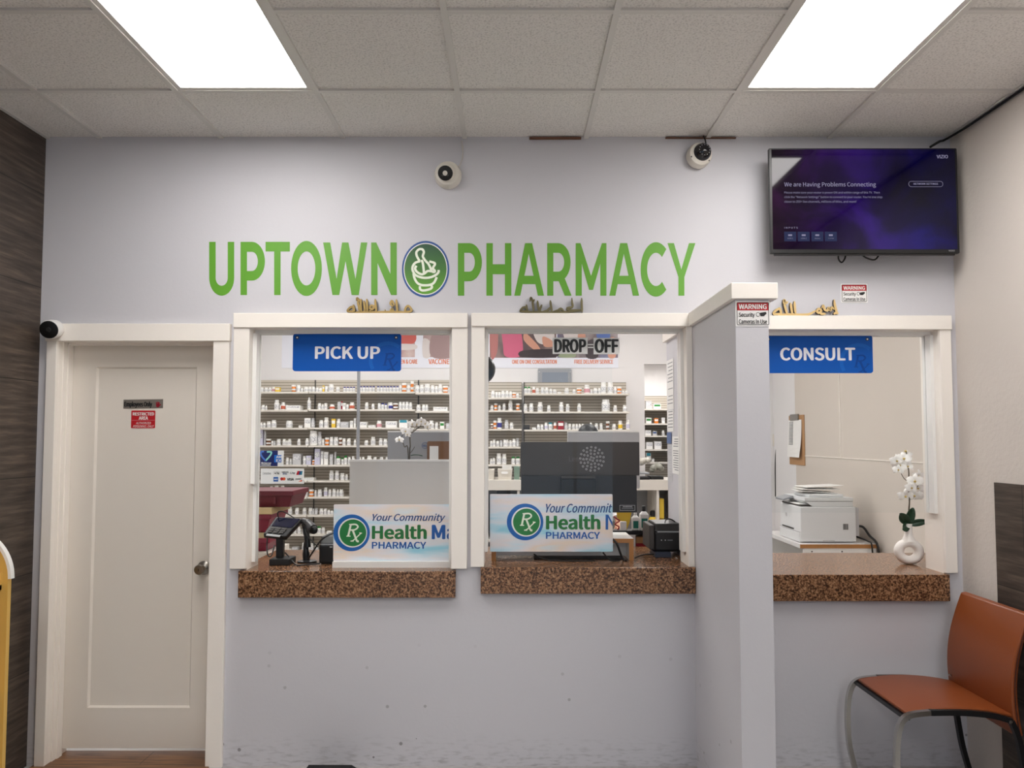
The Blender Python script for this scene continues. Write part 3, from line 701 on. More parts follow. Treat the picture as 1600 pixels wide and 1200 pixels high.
ornament(2, 800, 455, 12.3, [[(165, 400), (300, 410), (520, 410), (750, 415), (900, 410), (1100, 405), (1330, 385)], ['c', (165, 395), (200, 335), (260, 320), (285, 385)], [(275, 265), (285, 340), (300, 405)], [(395, 160), (400, 260), (420, 405)], [(345, 205), (365, 135), (400, 200), (435, 165)], [(490, 190), (500, 290), (525, 405)], [(575, 270), (545, 340), (535, 405)], [(735, 185), (750, 290), (770, 410)], [(590, 405), (680, 380), (745, 310)], [(790, 405), (880, 380), (940, 345), (1000, 400)], [(1340, 150), (1340, 280), (1350, 420)], [(1150, 145), (1155, 230), (1160, 310), (1060, 340), (1120, 375), (1350, 365)], [(1340, 140), (1325, 215)], [(1150, 140), (1165, 210)]],
    'dark bronze calligraphy cut-out standing on the drop-off window head', mat('bronze', (112, 104, 74), 0.3, metal=0.6), M_EDGE, 0.0105)
ornament(3, 1195, 455, 12.3, [[(170, 440), (280, 455), (420, 450), (570, 450), (700, 455), (850, 445), (960, 390), (1040, 360)], ['c', (175, 440), (210, 375), (285, 345), (310, 430)], [(285, 310), (300, 370), (325, 445)], [(370, 240), (400, 340), (430, 445)], [(355, 245), (375, 170), (400, 235), (445, 200)], [(495, 225), (510, 340), (530, 445)], [(570, 195), (575, 320), (590, 445)], ['c', (1000, 390), (1040, 340), (1080, 380), (1040, 420)], [(1060, 430), (1100, 440), (1170, 440)], [(1090, 330), (1120, 275), (1150, 360), (1200, 375), (1225, 320), (1260, 375), (1290, 310), (1330, 360)], [(1330, 165), (1345, 280), (1375, 400), (1380, 450)], [(1320, 450), (1365, 420), (1410, 440)]],
    'bright gold calligraphy cut-out standing on the consult window head', M_BRASS, M_EDGE, 0.0115)

# ================================================================ signs
def rx_mark(mb, cx, cz, h, y0, y1, m=0):       # italic serif capital R crossed with a small x
    def f(x, z): return (cx + (x - 0.5 + (z - 0.5) * 0.22) * h, cz + (z - 0.5) * h)
    w = h * 0.11
    def S(pts, ww): S.k += 1; mb.ribbon([f(*p) for p in pts], ww, y0 - 0.0002 * S.k, y1, m)
    S.k = 0
    S([(0.22, 0.3), (0.22, 1.0)], w); S([(0.12, 0.31), (0.36, 0.31)], w * 0.5); S([(0.12, 0.98), (0.3, 0.98)], w * 0.5)
    S([(0.22, 0.97), (0.5, 0.98), (0.66, 0.84), (0.52, 0.68), (0.24, 0.66)], w * 0.8)
    S([(0.4, 0.66), (0.56, 0.4), (0.78, 0.05), (0.9, 0.02)], w); S([(0.92, 0.48), (0.6, 0.1), (0.5, 0.04)], w * 0.55); S([(0.82, 0.5), (0.98, 0.48)], w * 0.5); S([(0.42, 0.03), (0.6, 0.03)], w * 0.5)
    return mb
def blue_sign(box, word, tbox, label, k, hide=False):
    y = PANE_Y - 0.010; x0, x1, z0, z1 = rpx(box, y)
    t = thing('hanging_sign', label, 'sign', ((x0 + x1) / 2, y, z0), 'blue service signs')
    part('board', MB().plate(rrect(x0, x1, z0, z1, 0.014), y, y + 0.0065), M_BLUE, t)
    rc = P(box[2] - 21, box[3] - 17, y); r0 = (z1 - z0) * 0.46
    m = MB(); ring = [(rc.x + r0 * cos(t_), rc.z + r0 * sin(t_)) for t_ in [radians(d) for d in range(-10, 236, 10)]]
    zmin, xmax = z0 + 0.008, x1 - 0.008
    ring = [p for p in ring if p[1] > zmin and p[0] < xmax]
    m.ribbon(ring, 0.018, y - 0.0006, y + 0.0002, 0, sub=1)
    part('emblem_ring', m, M_BLUE2, t)
    part('emblem_letters', rx_mark(MB(), rc.x + 0.012, rc.z - 0.008, (z1 - z0) * 0.46, y - 0.0008, y + 0.0001), M_BLUE3, t)
    tpart(word, tbox, y - 0.0004, M_TXTW, t, offset=0.024, thick=0.001)
    for px in ((box[0] + 7.5, box[2] - 8) if not hide else (box[0] + 7.5, box[2] - 8)):
        q = P(px, box[1] + 6, y)
        g = part('grommet', MB().lathe([(0.0085, 0), (0.0085, 0.0015), (0.006, 0.002)], (q.x, y, q.z), 'Y', 20), M_BLACK, t, smooth=True)
        part('rivet', MB().lathe([(0.0045, 0.0015), (0.004, 0.003), (0.001, 0.0035)], (q.x, y, q.z), 'Y', 14), M_TXTW, g, smooth=True)
blue_sign((457, 521.5, 627, 580), 'PICK UP', (492, 541, 594, 561), 'blue PICK UP sign hanging in the pick-up window', 1)
blue_sign((1193, 524, 1363, 583), 'CONSULT', (1219, 543, 1336, 563.5), 'blue CONSULT sign hanging in the consult window', 3, True)

def warn(box, y, label):
    x0, x1, z0, z1 = rpx(box, y); H = z1 - z0; Wd = x1 - x0
    t = thing('warning_sign', label, 'sign', ((x0 + x1) / 2, y, z0), 'security camera warning signs')
    part('panel', MB().plate(rrect(x0, x1, z0, z1, 0.004), y - 0.002, y), M_SIGNW, t)
    b = part('border', MB().ribbon(rrect(x0 + Wd * 0.04, x1 - Wd * 0.04, z0 + H * 0.06, z1 - H * 0.06, 0.004), 0.0022, y - 0.0026, y - 0.002, closed=True, sub=1), M_INK, t)
    part('red_band', MB().box(x0 + Wd * 0.05, x1 - Wd * 0.05, y - 0.0027, y - 0.002, z1 - H * 0.37, z1 - H * 0.07), M_RED, t)
    bw, bh = box[2] - box[0], box[3] - box[1]
    tb = lambda a, b_, c, d: (box[0] + a * bw, box[1] + b_ * bh, box[0] + c * bw, box[1] + d * bh)
    tpart('WARNING', tb(0.09, 0.12, 0.91, 0.32), y - 0.0028, M_SIGNW, t, offset=0.02)
    tpart('Security', tb(0.09, 0.45, 0.56, 0.67), y - 0.0022, M_INK, t, offset=0.012)
    tpart('Cameras In Use', tb(0.09, 0.72, 0.92, 0.90), y - 0.0022, M_INK, t, offset=0.014)
    f = lambda a, c: (x0 + a * Wd, z1 - c * H)
    part('camera_symbol', MB().plate(oval(*f(0.67, 0.53), Wd * 0.045, H * 0.075, 20), y - 0.0024, y - 0.002, 1).ribbon(oval(*f(0.65, 0.53), Wd * 0.05, H * 0.08, 20), 0.0018, y - 0.0028, y - 0.002, closed=True, sub=1)
         .plate([f(0.72, 0.60), f(0.70, 0.47), f(0.88, 0.43), f(0.9, 0.5), f(0.82, 0.60)], y - 0.0026, y - 0.002), [M_INK, M_SIGNW], t)
warn((1149.5, 470.5, 1202.5, 510), PYF, 'red and white camera warning sign on the partition end')
warn((1314, 443.5, 1355, 473), 0.0, 'small red and white camera warning sign under the television')

y = yl + 0.012
x0, x1, z0, z1 = rpx((193, 624.5, 255, 638.5), y)
t = thing('door_sign', 'silver Employees Only plate with a red hand on the door', 'sign', ((x0 + x1) / 2, y, z0))
part('plate', MB().plate([(x0, z0), (x1, z0 + 0.003), (x1, z1 + 0.003), (x0, z1)], y - 0.002, y), mat('brushed_plate', (150, 142, 134), 0.4, metal=0.6), t)
tpart('Employees Only', (194, 627.3, 238, 637.5), y - 0.0022, M_INK, t, offset=0.02)
q = P(247, 632.3, y); h = 0.0165; m = MB().plate(oval(q.x, q.z - h * 0.3, h * 0.55, h * 0.55, 16), y - 0.003, y - 0.002)
for dx, dz, l in ((-0.42, 0.15, 0.75), (-0.14, 0.2, 0.9), (0.14, 0.2, 0.85), (0.4, 0.1, 0.7)): m.ribbon([(q.x + dx * h, q.z - 0.1 * h), (q.x + dx * h * 1.2, q.z + l * h)], 0.0042, y - 0.003, y - 0.002)
m.ribbon([(q.x + 0.3 * h, q.z - 0.5 * h), (q.x + 0.95 * h, q.z + 0.15 * h)], 0.0045, y - 0.003, y - 0.002)
part('hand_symbol', m, M_CRIM, t)
x0, x1, z0, z1 = rpx((205, 641.5, 243, 669), y)
t = thing('door_sign', 'red Restricted Area sign below the silver plate on the door', 'sign', ((x0 + x1) / 2, y, z0))
part('panel', MB().plate(rrect(x0, x1, z0, z1, 0.004), y - 0.002, y), M_RED, t)
part('divider_line', MB().box(x0 + 0.002, x1 - 0.002, y - 0.0026, y - 0.002, z0 + (z1 - z0) * 0.44, z0 + (z1 - z0) * 0.455), M_PINK, t)
tpart('RESTRICTED', (207.5, 644.3, 241, 649.3), y - 0.0022, M_SIGNW, t, offset=0.02)
tpart('AREA', (217, 650.5, 231.5, 655.8), y - 0.0022, M_SIGNW, t, offset=0.02)
tpart('AUTHORIZED', (212.5, 659.4, 236, 662.8), y - 0.0022, M_SIGNW, t, shear=0.25)
tpart('PERSONNEL ONLY', (208, 664.3, 240.5, 667.8), y - 0.0022, M_SIGNW, t, shear=0.25)

# drop-off lettering on the glass
y = PANE_Y + 0.0062
t = thing('window_lettering', 'black DROP-OFF lettering on white pieces stuck to the glass', 'sign', (X(915, 553, y), y, Z(915, 553, y)))
for bx in ((863.5, 527.5, 918, 553), (927.5, 528, 968, 553.5)):
    x0, x1, z0, z1 = rpx(bx, y); part('white_backing', MB().box(x0, x1, y, y + 0.001, z0, z1), M_SIGNW, t)
tpart('DROP', (866, 529.5, 916, 551), y - 0.0002, M_INK, t, offset=0.027)
tpart('OFF', (929, 529.5, 966.5, 551.5), y - 0.0002, M_INK, t, offset=0.027)
for py in (538.5, 542.8):
    x0, x1, z0, z1 = rpx((918.5, py - 1, 927, py + 1), y); part('dash_line', MB().box(x0, x1, y - 0.0006, y, z0, z1), M_SIGNW, t)

# pastel counter banners
def banner(box, y, mt, label, items, ring, k):
    x0, x1, z0, z1 = rpx(box, y)
    t = thing('counter_banner', label, 'banner', ((x0 + x1) / 2, y, z0), 'pastel counter banners')
    part('film', MB().plate(rrect(x0, x1, z0, z1, 0.006), y, y + 0.002), mt, t)
    cx, cy, r = ring; c = P(cx, cy, y); R = X(cx + r, cy, y) - c.x
    e = part('emblem', MB().plate(oval(c.x, c.z, R, R), y - 0.0008, y), M_RXB, t)
    part('white_line', MB().plate(oval(c.x + R * .05, c.z, R * 0.80, R * 0.80), y - 0.0011, y - 0.0008), M_SIGNW, e)
    part('green_disc', MB().plate(oval(c.x + R * .07, c.z, R * 0.73, R * 0.73), y - 0.0014, y - 0.0011), M_RXG, e)
    part('emblem_letters', rx_mark(MB(), c.x + R * .12, c.z, R * 0.95, y - 0.0020, y - 0.0014), M_CREAM, e)
    for s, bx, mt2, off, sh in items: tpart(s, bx, y - 0.0002, mt2, t, offset=off, shear=sh)
YBN = PANE_Y + 0.0062
banner((520.5, 788, 708, 877), YBN, M_PASTEL, 'pastel community pharmacy banner leaning in the pick-up window',
       [('Your Community', (582, 802.5, 696, 817), M_NAVY, 0.01, 0.3), ('Health', (581, 820, 667, 842.5), M_HGREEN, 0.026, 0), ('M', (674.5, 820, 696, 842.5), M_HBLUE, 0.026, 0), ('a', (698, 825.5, 707.6, 842.8), M_HBLUE, 0.026, 0), ('PHARMACY', (581, 846.5, 666, 857.5), M_HBLUE, 0.018, 0)], (549.5, 832.5, 28.5), 1)
banner((765.5, 772, 957, 862), YBN, M_PASTEL2, 'pastel community pharmacy banner across the drop-off window glass',
       [('Your Communit', (853, 786.5, 956.5, 801), M_NAVY, 0.01, 0.3), ('Health', (853, 804, 938, 827.5), M_HGREEN, 0.026, 0), ('PHARMACY', (853, 831, 937.5, 842), M_HBLUE, 0.018, 0)], (820.5, 815.5, 28.5), 2)

pb = [o for o in bpy.data.objects if o.name.startswith('counter_banner')][-1]
def BP(pts): return [(P(a, b, YBN).x, P(a, b, YBN).z) for a, b in pts]
part('lettering', MB().plate(BP([(946.3, 827.5), (950.2, 827.5), (950.2, 804), (946.3, 804)]), YBN - 0.001, YBN - 0.0002).plate(BP([(948, 804), (950.4, 804), (956.9, 816), (956.9, 822.5)]), YBN - 0.0012, YBN - 0.0002), M_HBLUE, pb)
# payment stickers on the pick-up glass
y = PANE_Y + 0.0062
x0, x1, z0, z1 = rpx((406.5, 704, 443.5, 728.5), y)
t = thing('card_sticker', 'dark blue sticker with a heart on the pick-up glass', 'sticker', ((x0 + x1) / 2, y, z0))
part('film', MB().box(x0, x1, y, y + 0.0008, z0, z1), M_SIGNW, t)
part('blue_field', MB().box(x0, X(434, 710, y), y - 0.0005, y, z0, z1), mat('navy_field', (22, 34, 98), 0.4), t)
hx = lambda a, b: (P(400 + a / 20, 700 + b / 20, y).x, P(400 + a / 20, 700 + b / 20, y).z)
part('heart', MB().ribbon([hx(300, 400), hx(170, 240), hx(160, 130), hx(250, 105)], 0.008, y - 0.0009, y - 0.0005, 0).ribbon([hx(300, 400), hx(440, 240), hx(480, 130), hx(340, 120)], 0.008, y - 0.0009, y - 0.0005, 1), [mat('heart_blue', (74, 120, 206), 0.4), mat('heart_mint', (150, 222, 212), 0.4)], t)
x0, x1, z0, z1 = rpx((428.5, 711, 440, 722.5), y)
cb = part('card_logo', MB().box(x0, x1, y - 0.0012, y - 0.0006, z0, z1), mat('logo_blue', (20, 112, 206), 0.4), t)
tpart('AM', (431.5, 712, 439.8, 716), y - 0.0014, M_SIGNW, cb, offset=0.02); tpart('EX', (431.5, 717.5, 439.8, 721.5), y - 0.0014, M_SIGNW, cb, offset=0.02)
tpart('We love our', (408, 721.8, 424, 725), y - 0.0008, M_SIGNW, t, offset=0.02); tpart('customers', (408, 725, 423, 727.6), y - 0.0008, M_SIGNW, t, offset=0.02)
x0, x1, z0, z1 = rpx((407, 732, 475.3, 756), y)
t = thing('payment_sticker', 'white sticker of accepted payment logos under the blue heart sticker', 'sticker', ((x0 + x1) / 2, y, z0))
part('film', MB().box(x0, x1, y, y + 0.0008, z0, z1), M_SIGNW, t)
def logo(name, m, mt): return part(name, m, mt, t)
tpart('Contactless', (410.5, 737.5, 423.5, 741.5), y - 0.0004, M_GINK, t, name='logo_text')
r = rpx((427.5, 736.5, 437.5, 742), y); logo('logo_frame', MB().ribbon(rrect(*r, 0.003), 0.0006, y - 0.0005, y, closed=True, sub=1), M_GINK)
c = P(430, 739.4, y); logo('logo_fruit', MB().plate(oval(c.x, c.z, 0.003, 0.0034, 14), y - 0.0006, y), M_INK); tpart('Pay', (432, 737.5, 436.5, 741.5), y - 0.0004, M_INK, t, name='logo_text', offset=0.01)
tpart('SAMSUNG', (440, 736.6, 451, 738.6), y - 0.0004, M_INK, t, name='logo_text', offset=0.02); tpart('pay', (442, 739.2, 448.5, 742), y - 0.0004, M_NAVY, t, name='logo_text', offset=0.02)
tpart('G Pay', (453.5, 737.4, 461, 741.2), y - 0.0004, M_GINK, t, name='logo_text', offset=0.01)
f = lambda a, b: (P(a, b, y).x, P(a, b, y).z)
logo('logo_card', MB().plate([f(463, 742), f(466.5, 742), f(468, 736), f(464.8, 736)], y - 0.0006, y, 0).plate([f(466.5, 742), f(469.6, 742), f(471, 736), f(468, 736)], y - 0.0006, y, 1).plate([f(469.6, 742), f(471.8, 742), f(473, 736), f(471, 736)], y - 0.0006, y, 2), [M_RED, M_NAVY, M_TEAL])
r = rpx((427.2, 745.3, 434.8, 752.5), y); logo('logo_square', MB().box(r[0], r[1], y - 0.0006, y, r[2], r[3]), M_HBLUE); tpart('AMEX', (428, 747.8, 434, 750), y - 0.0008, M_SIGNW, t, name='logo_text', offset=0.02)
a, b = P(440.3, 748.3, y), P(443.8, 748.3, y); logo('logo_circles', MB().plate(oval(a.x, a.z, 0.0077, 0.0077, 20), y - 0.0006, y, 0).plate(oval(b.x, b.z, 0.0077, 0.0077, 20), y - 0.0005, y, 1), [M_RED, mat('logo_orange', (236, 96, 44), 0.4)])
tpart('VISA', (449, 747, 459, 750.8), y - 0.0004, M_INK, t, name='logo_text', offset=0.03, shear=0.15)
tpart('DISCOVER', (462, 747.5, 471, 749.3), y - 0.0004, M_INK, t, name='logo_text', offset=0.01); logo('logo_swoosh', MB().plate([f(466, 752.3), f(471.8, 752.3), f(471.8, 749.8)], y - 0.0006, y), mat('logo_orange', (236, 96, 44), 0.4))

# ================================================================ cameras, television, cables
def turret():
    y0 = 0.0; c = P(700, 273.5, -0.02)
    t = thing('security_camera', 'white turret security camera above the round emblem', 'security camera', (c.x, 0, c.z - 0.07), 'ceiling corner security cameras')
    part('housing', MB().lathe([(0.066, 0), (0.068, 0.012), (0.066, 0.03), (0.058, 0.05), (0.046, 0.056)], (c.x, 0, c.z), 'Y', 36), M_OFFW, t, smooth=True)
    d = Vector((-0.09, -0.85, -0.32)).normalized(); R = d.to_track_quat('Z', 'Y').to_matrix()
    o = Vector((c.x - 0.004, -0.038, c.z + 0.004))
    eye = part('eyeball', MB().ball(o, 0.05, 0.05, 0.05, M=R, seg=28, rings=16), M_OFFW, t, smooth=True)
    fr = part('face', MB().lathe([(0.036, 0.034), (0.036, 0.0455), (0.033, 0.048), (0.004, 0.0485)], o, 'Z', 30, M=R), M_BLACKM, t, smooth=True)
    part('lens', MB().lathe([(0.011, 0.048), (0.011, 0.051), (0.006, 0.052)], o + R @ Vector((0, 0, 0)) + Vector((0, 0, 0.011)), 'Z', 20, M=R), M_DGREY, fr, smooth=True)
    for s in (-1, 1): part('lamp', MB().lathe([(0.0045, 0.048), (0.0045, 0.050), (0.002, 0.0505)], o + Vector((s * 0.012, 0, -0.011)), 'Z', 14, M=R), M_DGREY, fr, smooth=True)
turret()
pts = [P(717, 261, -0.012), P(722, 249, -0.008), P(723, 235, -0.006), P(721.5, 220, -0.006)]
solo('camera_cable', MB().tube(pts, 0.0032, 8), M_WCABLE, 'thin white cable rising from the turret camera to the ceiling', 'cable', smooth=True)
def dome():
    c = P(1094, 243, -0.03); d = Vector((0.10, -0.9, -0.0)).normalized(); R = d.to_track_quat('Z', 'Y').to_matrix(); o = Vector((c.x - 0.008, 0.0, c.z))
    t = thing('security_camera', 'white dome security camera with smoked bubble beside the television', 'security camera', (c.x, 0, c.z - 0.06), 'ceiling corner security cameras')
    part('housing', MB().lathe([(0.056, 0.0), (0.061, 0.01), (0.061, 0.04), (0.055, 0.055), (0.045, 0.06)], o, 'Z', 36, M=R), M_OFFW, t, smooth=True)
    o2 = o + Vector((0.006, -0.008, 0.006))
    part('bubble', MB().lathe([(0.044, 0.045), (0.043, 0.058), (0.036, 0.075), (0.022, 0.086), (0.004, 0.09)], o2, 'Z', 30, M=R), mat('smoked_bubble', (20, 18, 22), 0.05), t, smooth=True)
    m = MB()
    for k in range(12): a = 2 * pi * k / 12; m.ball(o2 + R @ Vector((0.026 * cos(a), 0.026 * sin(a), 0.083)), 0.0022, 0.0022, 0.0022, seg=8, rings=6)
    part('lens_ring', m, M_LGREY, t, smooth=True)
    for a in (200, 320, 80): part('screw', MB().lathe([(0.004, 0.0545), (0.004, 0.0575)], o + R @ Vector((0.0515 * cos(radians(a)), 0.0515 * sin(radians(a)), 0)), 'Z', 10, M=R), M_BLACK, t)
dome()
solo('camera_cable', MB().tube([P(1103, 226, -0.02), P(1102, 219, -0.02), (X(1099, 216, -0.03), -0.03, CEIL + 0.0)], 0.0035, 8), M_CABLE, 'short black cable above the dome camera', 'cable', smooth=True)
def smallcam():
    c = P(83, 515, -0.05); d = Vector((0.12, -0.95, -0.22)).normalized(); R = d.to_track_quat('Z', 'Y').to_matrix(); o = c + Vector((0.004, 0.0, 0.004))
    t = thing('security_camera', 'small white round camera with black face on the door frame corner', 'security camera', (c.x, -0.03, c.z - 0.05))
    part('housing', MB().lathe([(0.03, -0.03), (0.042, -0.015), (0.046, 0.02), (0.0455, 0.045), (0.043, 0.05)], o, 'Z', 32, M=R), M_WHITE, t, smooth=True)
    fc = part('face', MB().lathe([(0.0425, 0.048), (0.042, 0.054), (0.03, 0.056), (0.002, 0.057)], o, 'Z', 32, M=R), M_BLACKG, t, smooth=True)
    part('lens', MB().lathe([(0.012, 0.0565), (0.01, 0.059), (0.003, 0.0595)], o, 'Z', 20, M=R), M_BLACKM, fc, smooth=True)
    part('mount', MB().box(c.x - 0.018, c.x + 0.018, -0.045, -0.0302, c.z - 0.02, c.z + 0.02), M_WHITE, t)
smallcam()

yt = -0.135
x0, x1, z0, z1 = rpx((1204, 231.5, 1495, 396), yt)
tv = thing('television', 'black wall mounted television showing a purple connection error screen', 'television', ((x0 + x1) / 2, -0.09, z0))
part('cabinet', MB().plate(rrect(x0, x1, z0, z1, 0.006), yt, -0.117).box(x0 + 0.12, x1 - 0.12, -0.117, -0.055, z0 + 0.06, z1 - 0.14), M_BLACK, tv, bevel=0.002)
sx0, sx1, sz0, sz1 = rpx((1208, 233.5, 1491.5, 389.5), yt)
scn = part('screen', MB().box(sx0, sx1, yt - 0.001, yt + 0.002, sz0, sz1), M_SCREEN, tv)
part('chin', MB().box(x0 + 0.02, x1 - 0.02, yt + 0.004, -0.118, z0 - 0.008, z0 + 0.001), M_BLACK, tv, bevel=0.002)
ty = yt - 0.0013
for s, bx, off in (('We are Having Problems Connecting', (1225.5, 284.5, 1368.5, 293.5), 0.004), ('Please make sure your router is power ON and within range of this TV. Then', (1225.5, 299, 1374.5, 303.5), 0), ('click the "Network Settings" button to connect to your router. You\'re one step', (1225.5, 306, 1378.5, 310.5), 0), ('closer to 250+ live channels, millions of titles, and more!', (1225.5, 313, 1338, 317.5), 0),
                  ('NETWORK SETTINGS', (1427.5, 285.8, 1465.5, 288.8), 0.01), ('I N P U T S', (1225.5, 354.5, 1246.5, 357.2), 0.01), ('VIZIO', (1463.5, 242, 1481, 247.5), 0.012)):
    tpart(s, bx, ty, M_TVTXT, scn, name='screen_text', offset=off, thick=0.0004)
r = rpx((1420, 283.3, 1473, 291.8), ty); part('button_outline', MB().ribbon(rrect(*r, 0.012), 0.0013, ty - 0.0005, ty, closed=True, sub=1), M_TVTXT, scn)
for i, s in enumerate(('HDMI 1', 'HDMI 2', 'Antenna', 'Comp')):
    a = 1225.5 + i * 21.2; r = rpx((a, 362, a + 18.3, 377), ty); ic = part('input_tile', MB().box(r[0], r[1], ty - 0.0003, ty + 0.0002, r[2], r[3]), M_TVICON, scn)
    tpart(s, (a + 5, 371.4, a + 13.5, 373.4), ty - 0.0004, M_TVTXT, scn, name='screen_text', thick=0.0003)
    r = rpx((a + 6, 366.2, a + 12, 368.8), ty); part('input_symbol', MB().box(r[0], r[1], ty - 0.0007, ty - 0.0003, r[2], r[3]), M_TVTXT, scn)
tpart('VIZIO', (1482, 390.6, 1491.5, 393), yt - 0.0004, M_LGREY, tv, name='badge', offset=0.01)
part('wall_mount', MB().box((x0 + x1) / 2 - 0.13, (x0 + x1) / 2 + 0.13, -0.055, -0.03, z0 + 0.12, z0 + 0.3).box((x0 + x1) / 2 - 0.05, (x0 + x1) / 2 + 0.05, -0.03, 0.0, z0 + 0.12, z0 + 0.3), M_BLACKM, tv)
part('cable_loop', MB().tube([P(1311, 393, -0.07), P(1310, 404, -0.06), P(1315, 410, -0.055), P(1320, 404, -0.055), P(1322, 394, -0.05)], 0.004, 8).tube([P(1343, 394, -0.07), P(1352, 402, -0.06), P(1366, 406, -0.055), P(1373, 399, -0.05), P(1374, 394, -0.05)], 0.004, 8), M_CABLE, tv, smooth=True)
solo('power_cable', MB().tube([P(1454, 229.5, -0.10), P(1468, 221, -0.05), (XR - 0.03, -0.03, CEIL - 0.014), (XR - 0.012, -0.3, CEIL - 0.013), (XR - 0.012, -1.2, CEIL - 0.013), (XR - 0.012, -3.5, CEIL - 0.013)], 0.006, 8), M_CABLE, 'black cable running from the television along the right ceiling edge', 'cable', smooth=True)

# ================================================================ chair
ch = thing('guest_chair', 'orange leather chair with chrome side frame near the right wall', 'chair', (1.83, -0.35, 0))
SX0, SX1, SY0, SY1, SZ = 1.61, 2.055, -0.565, -0.130, 0.45
def arch(x): f = (x - SX0) / (SX1 - SX0); return SZ + 0.024 * (1 - (2 * f - 0.9) ** 2)
n = 14; m = MB(); top = []
for i in range(n + 1): x = SX0 + (SX1 - SX0) * i / n; top.append((x, arch(x)))
vs = []; fs = []
for x, z in top: vs += [(x, SY0, z), (x, SY1, z), (x, SY1, z - 0.014), (x, SY0, z - 0.014)]
for i in range(n):
    a = 4 * i
    for k in range(4): fs.append((a + k, a + (k + 1) % 4, a + 4 + (k + 1) % 4, a + 4 + k))
fs += [(0, 3, 2, 1), (4 * n, 4 * n + 1, 4 * n + 2, 4 * n + 3)]
m.add(vs, fs); part('seat', m, M_LEATHER, ch, smooth=True, bevel=0.004)
def backx(z): f = (z - 0.35) / (0.85 - 0.35); return 2.052 - 0.03 * sin(pi * min(1, max(0, f))) + 0.055 * f * f
m = MB(); vs = []; fs = []; n = 16
for i in range(n + 1):
    z = 0.36 + (0.852 - 0.36) * i / n; x = backx(z); ya, yb = SY0 - 0.012, SY1 + 0.012
    vs += [(x, ya, z), (x, yb, z), (x + 0.026, yb, z + 0.004), (x + 0.026, ya, z + 0.004)]
for i in range(n):
    a = 4 * i
    for k in range(4): fs.append((a + k, a + (k + 1) % 4, a + 4 + (k + 1) % 4, a + 4 + k))
fs += [(0, 3, 2, 1), (4 * n, 4 * n + 1, 4 * n + 2, 4 * n + 3)]
m.add(vs, fs); bk = part('backrest', m, M_LEATHER, ch, smooth=True, bevel=0.006)
for yy in (SY0 - 0.013, SY1 + 0.013): part('piping', MB().tube([(backx(0.36 + 0.49 * i / 8) + 0.013, yy, 0.36 + 0.49 * i / 8) for i in range(9)], 0.0028, 6), M_STITCH, bk, smooth=True)
part('bolt', MB().lathe([(0.008, 0), (0.008, 0.004), (0.003, 0.006)], (2.03, SY1 - 0.02, 0.475), 'Z', 12), M_CHROME, bk, smooth=True)
part('bolt', MB().lathe([(0.007, 0), (0.007, 0.004), (0.003, 0.005)], (2.02, SY0 - 0.018, 0.425), 'Y', 12), M_CHROME, bk, smooth=True)
def flat_bar(path, y, wd, th, m, mi=0):       # flat bar following a path in (x, z)
    q = crom([Vector((a, 0, b)) for a, b in path], 6); nn = len(q); vs = []; fs = []
    for i in range(nn):
        t = (q[min(i + 1, nn - 1)] - q[max(i - 1, 0)]).normalized(); o = Vector((-t.z, 0, t.x)) * th / 2
        for s, yy in ((1, y - wd / 2), (1, y + wd / 2), (-1, y + wd / 2), (-1, y - wd / 2)): p = q[i] + o * s; vs.append((p.x, yy, p.z))
    for i in range(nn - 1):
        a = 4 * i
        for k in range(4): fs.append((a + k, a + (k + 1) % 4, a + 4 + (k + 1) % 4, a + 4 + k))
    fs += [(0, 3, 2, 1), (4 * nn - 4, 4 * nn - 3, 4 * nn - 2, 4 * nn - 1)]
    m.add(vs, fs, mi)
for yy, nm in ((SY0 - 0.006, 'near'), (SY1 + 0.006, 'far')):
    m = MB(); flat_bar([(1.60, 0.0), (1.565, 0.15), (1.56, 0.3), (1.575, 0.40), (1.612, 0.445), (1.70, 0.458)], yy, 0.022, 0.02, m); part('leg', m, M_CHROME, ch, smooth=True, label=f'chrome front leg on the {nm} side')
    m = MB(); flat_bar([(1.70, 0.458), (1.83, 0.458), (1.95, 0.447), (2.03, 0.425)], yy, 0.02, 0.022, m); part('side_rail', m, M_BLACK, ch, smooth=True)
    m = MB(); flat_bar([(2.03, 0.425), (2.06, 0.34), (2.09, 0.15), (2.13, 0.0)], yy, 0.022, 0.02, m); part('leg', m, M_BLACK, ch, smooth=True, label=f'black rear leg on the {nm} side')
part('cross_bar', MB().box(1.60, 1.622, SY0, SY1, 0.424, 0.44), M_BLACK, ch)

# yellow display rack by the left wall
ry, rw = CAMY + 3.0, 0.315
rx0, rx1, rzt = XL + 0.004, X(17, 1000, CAMY + 3.0), 1.222
rk = thing('display_rack', 'yellow rack with rounded white edged end panel by the left wall', 'rack', ((rx0 + rx1) / 2, ry - 0.5, 0))
def outline(d=0.0):
    r = 0.20 - d; pts = [(rx0, 0.0), (rx1 - d, 0.0), (rx1 - d, rzt - 0.20)]
    for k in range(1, 10): a = 0.5 * pi * k / 9; pts.append((rx1 - 0.20 + r * cos(a), rzt - 0.20 + r * sin(a)))
    pts.append((rx0, rzt - d)); return pts
for yy in (ry - 1.0, ry - 0.02):
    sp = part('side_panel', MB().plate(outline(0.006), yy, yy + 0.02), M_YPNL, rk)
    part('edge_band', MB().ribbon(outline()[2:], 0.012, yy - 0.001, yy + 0.021, sub=2), M_WHITE, sp)
for zz in (0.12, 0.55, 0.98): part('shelf', MB().box(rx0, rx1 - 0.03, ry - 0.98, ry - 0.02, zz, zz + 0.02).box(rx1 - 0.045, rx1 - 0.03, ry - 0.98, ry - 0.02, zz, zz + 0.07), M_YPNL, rk)
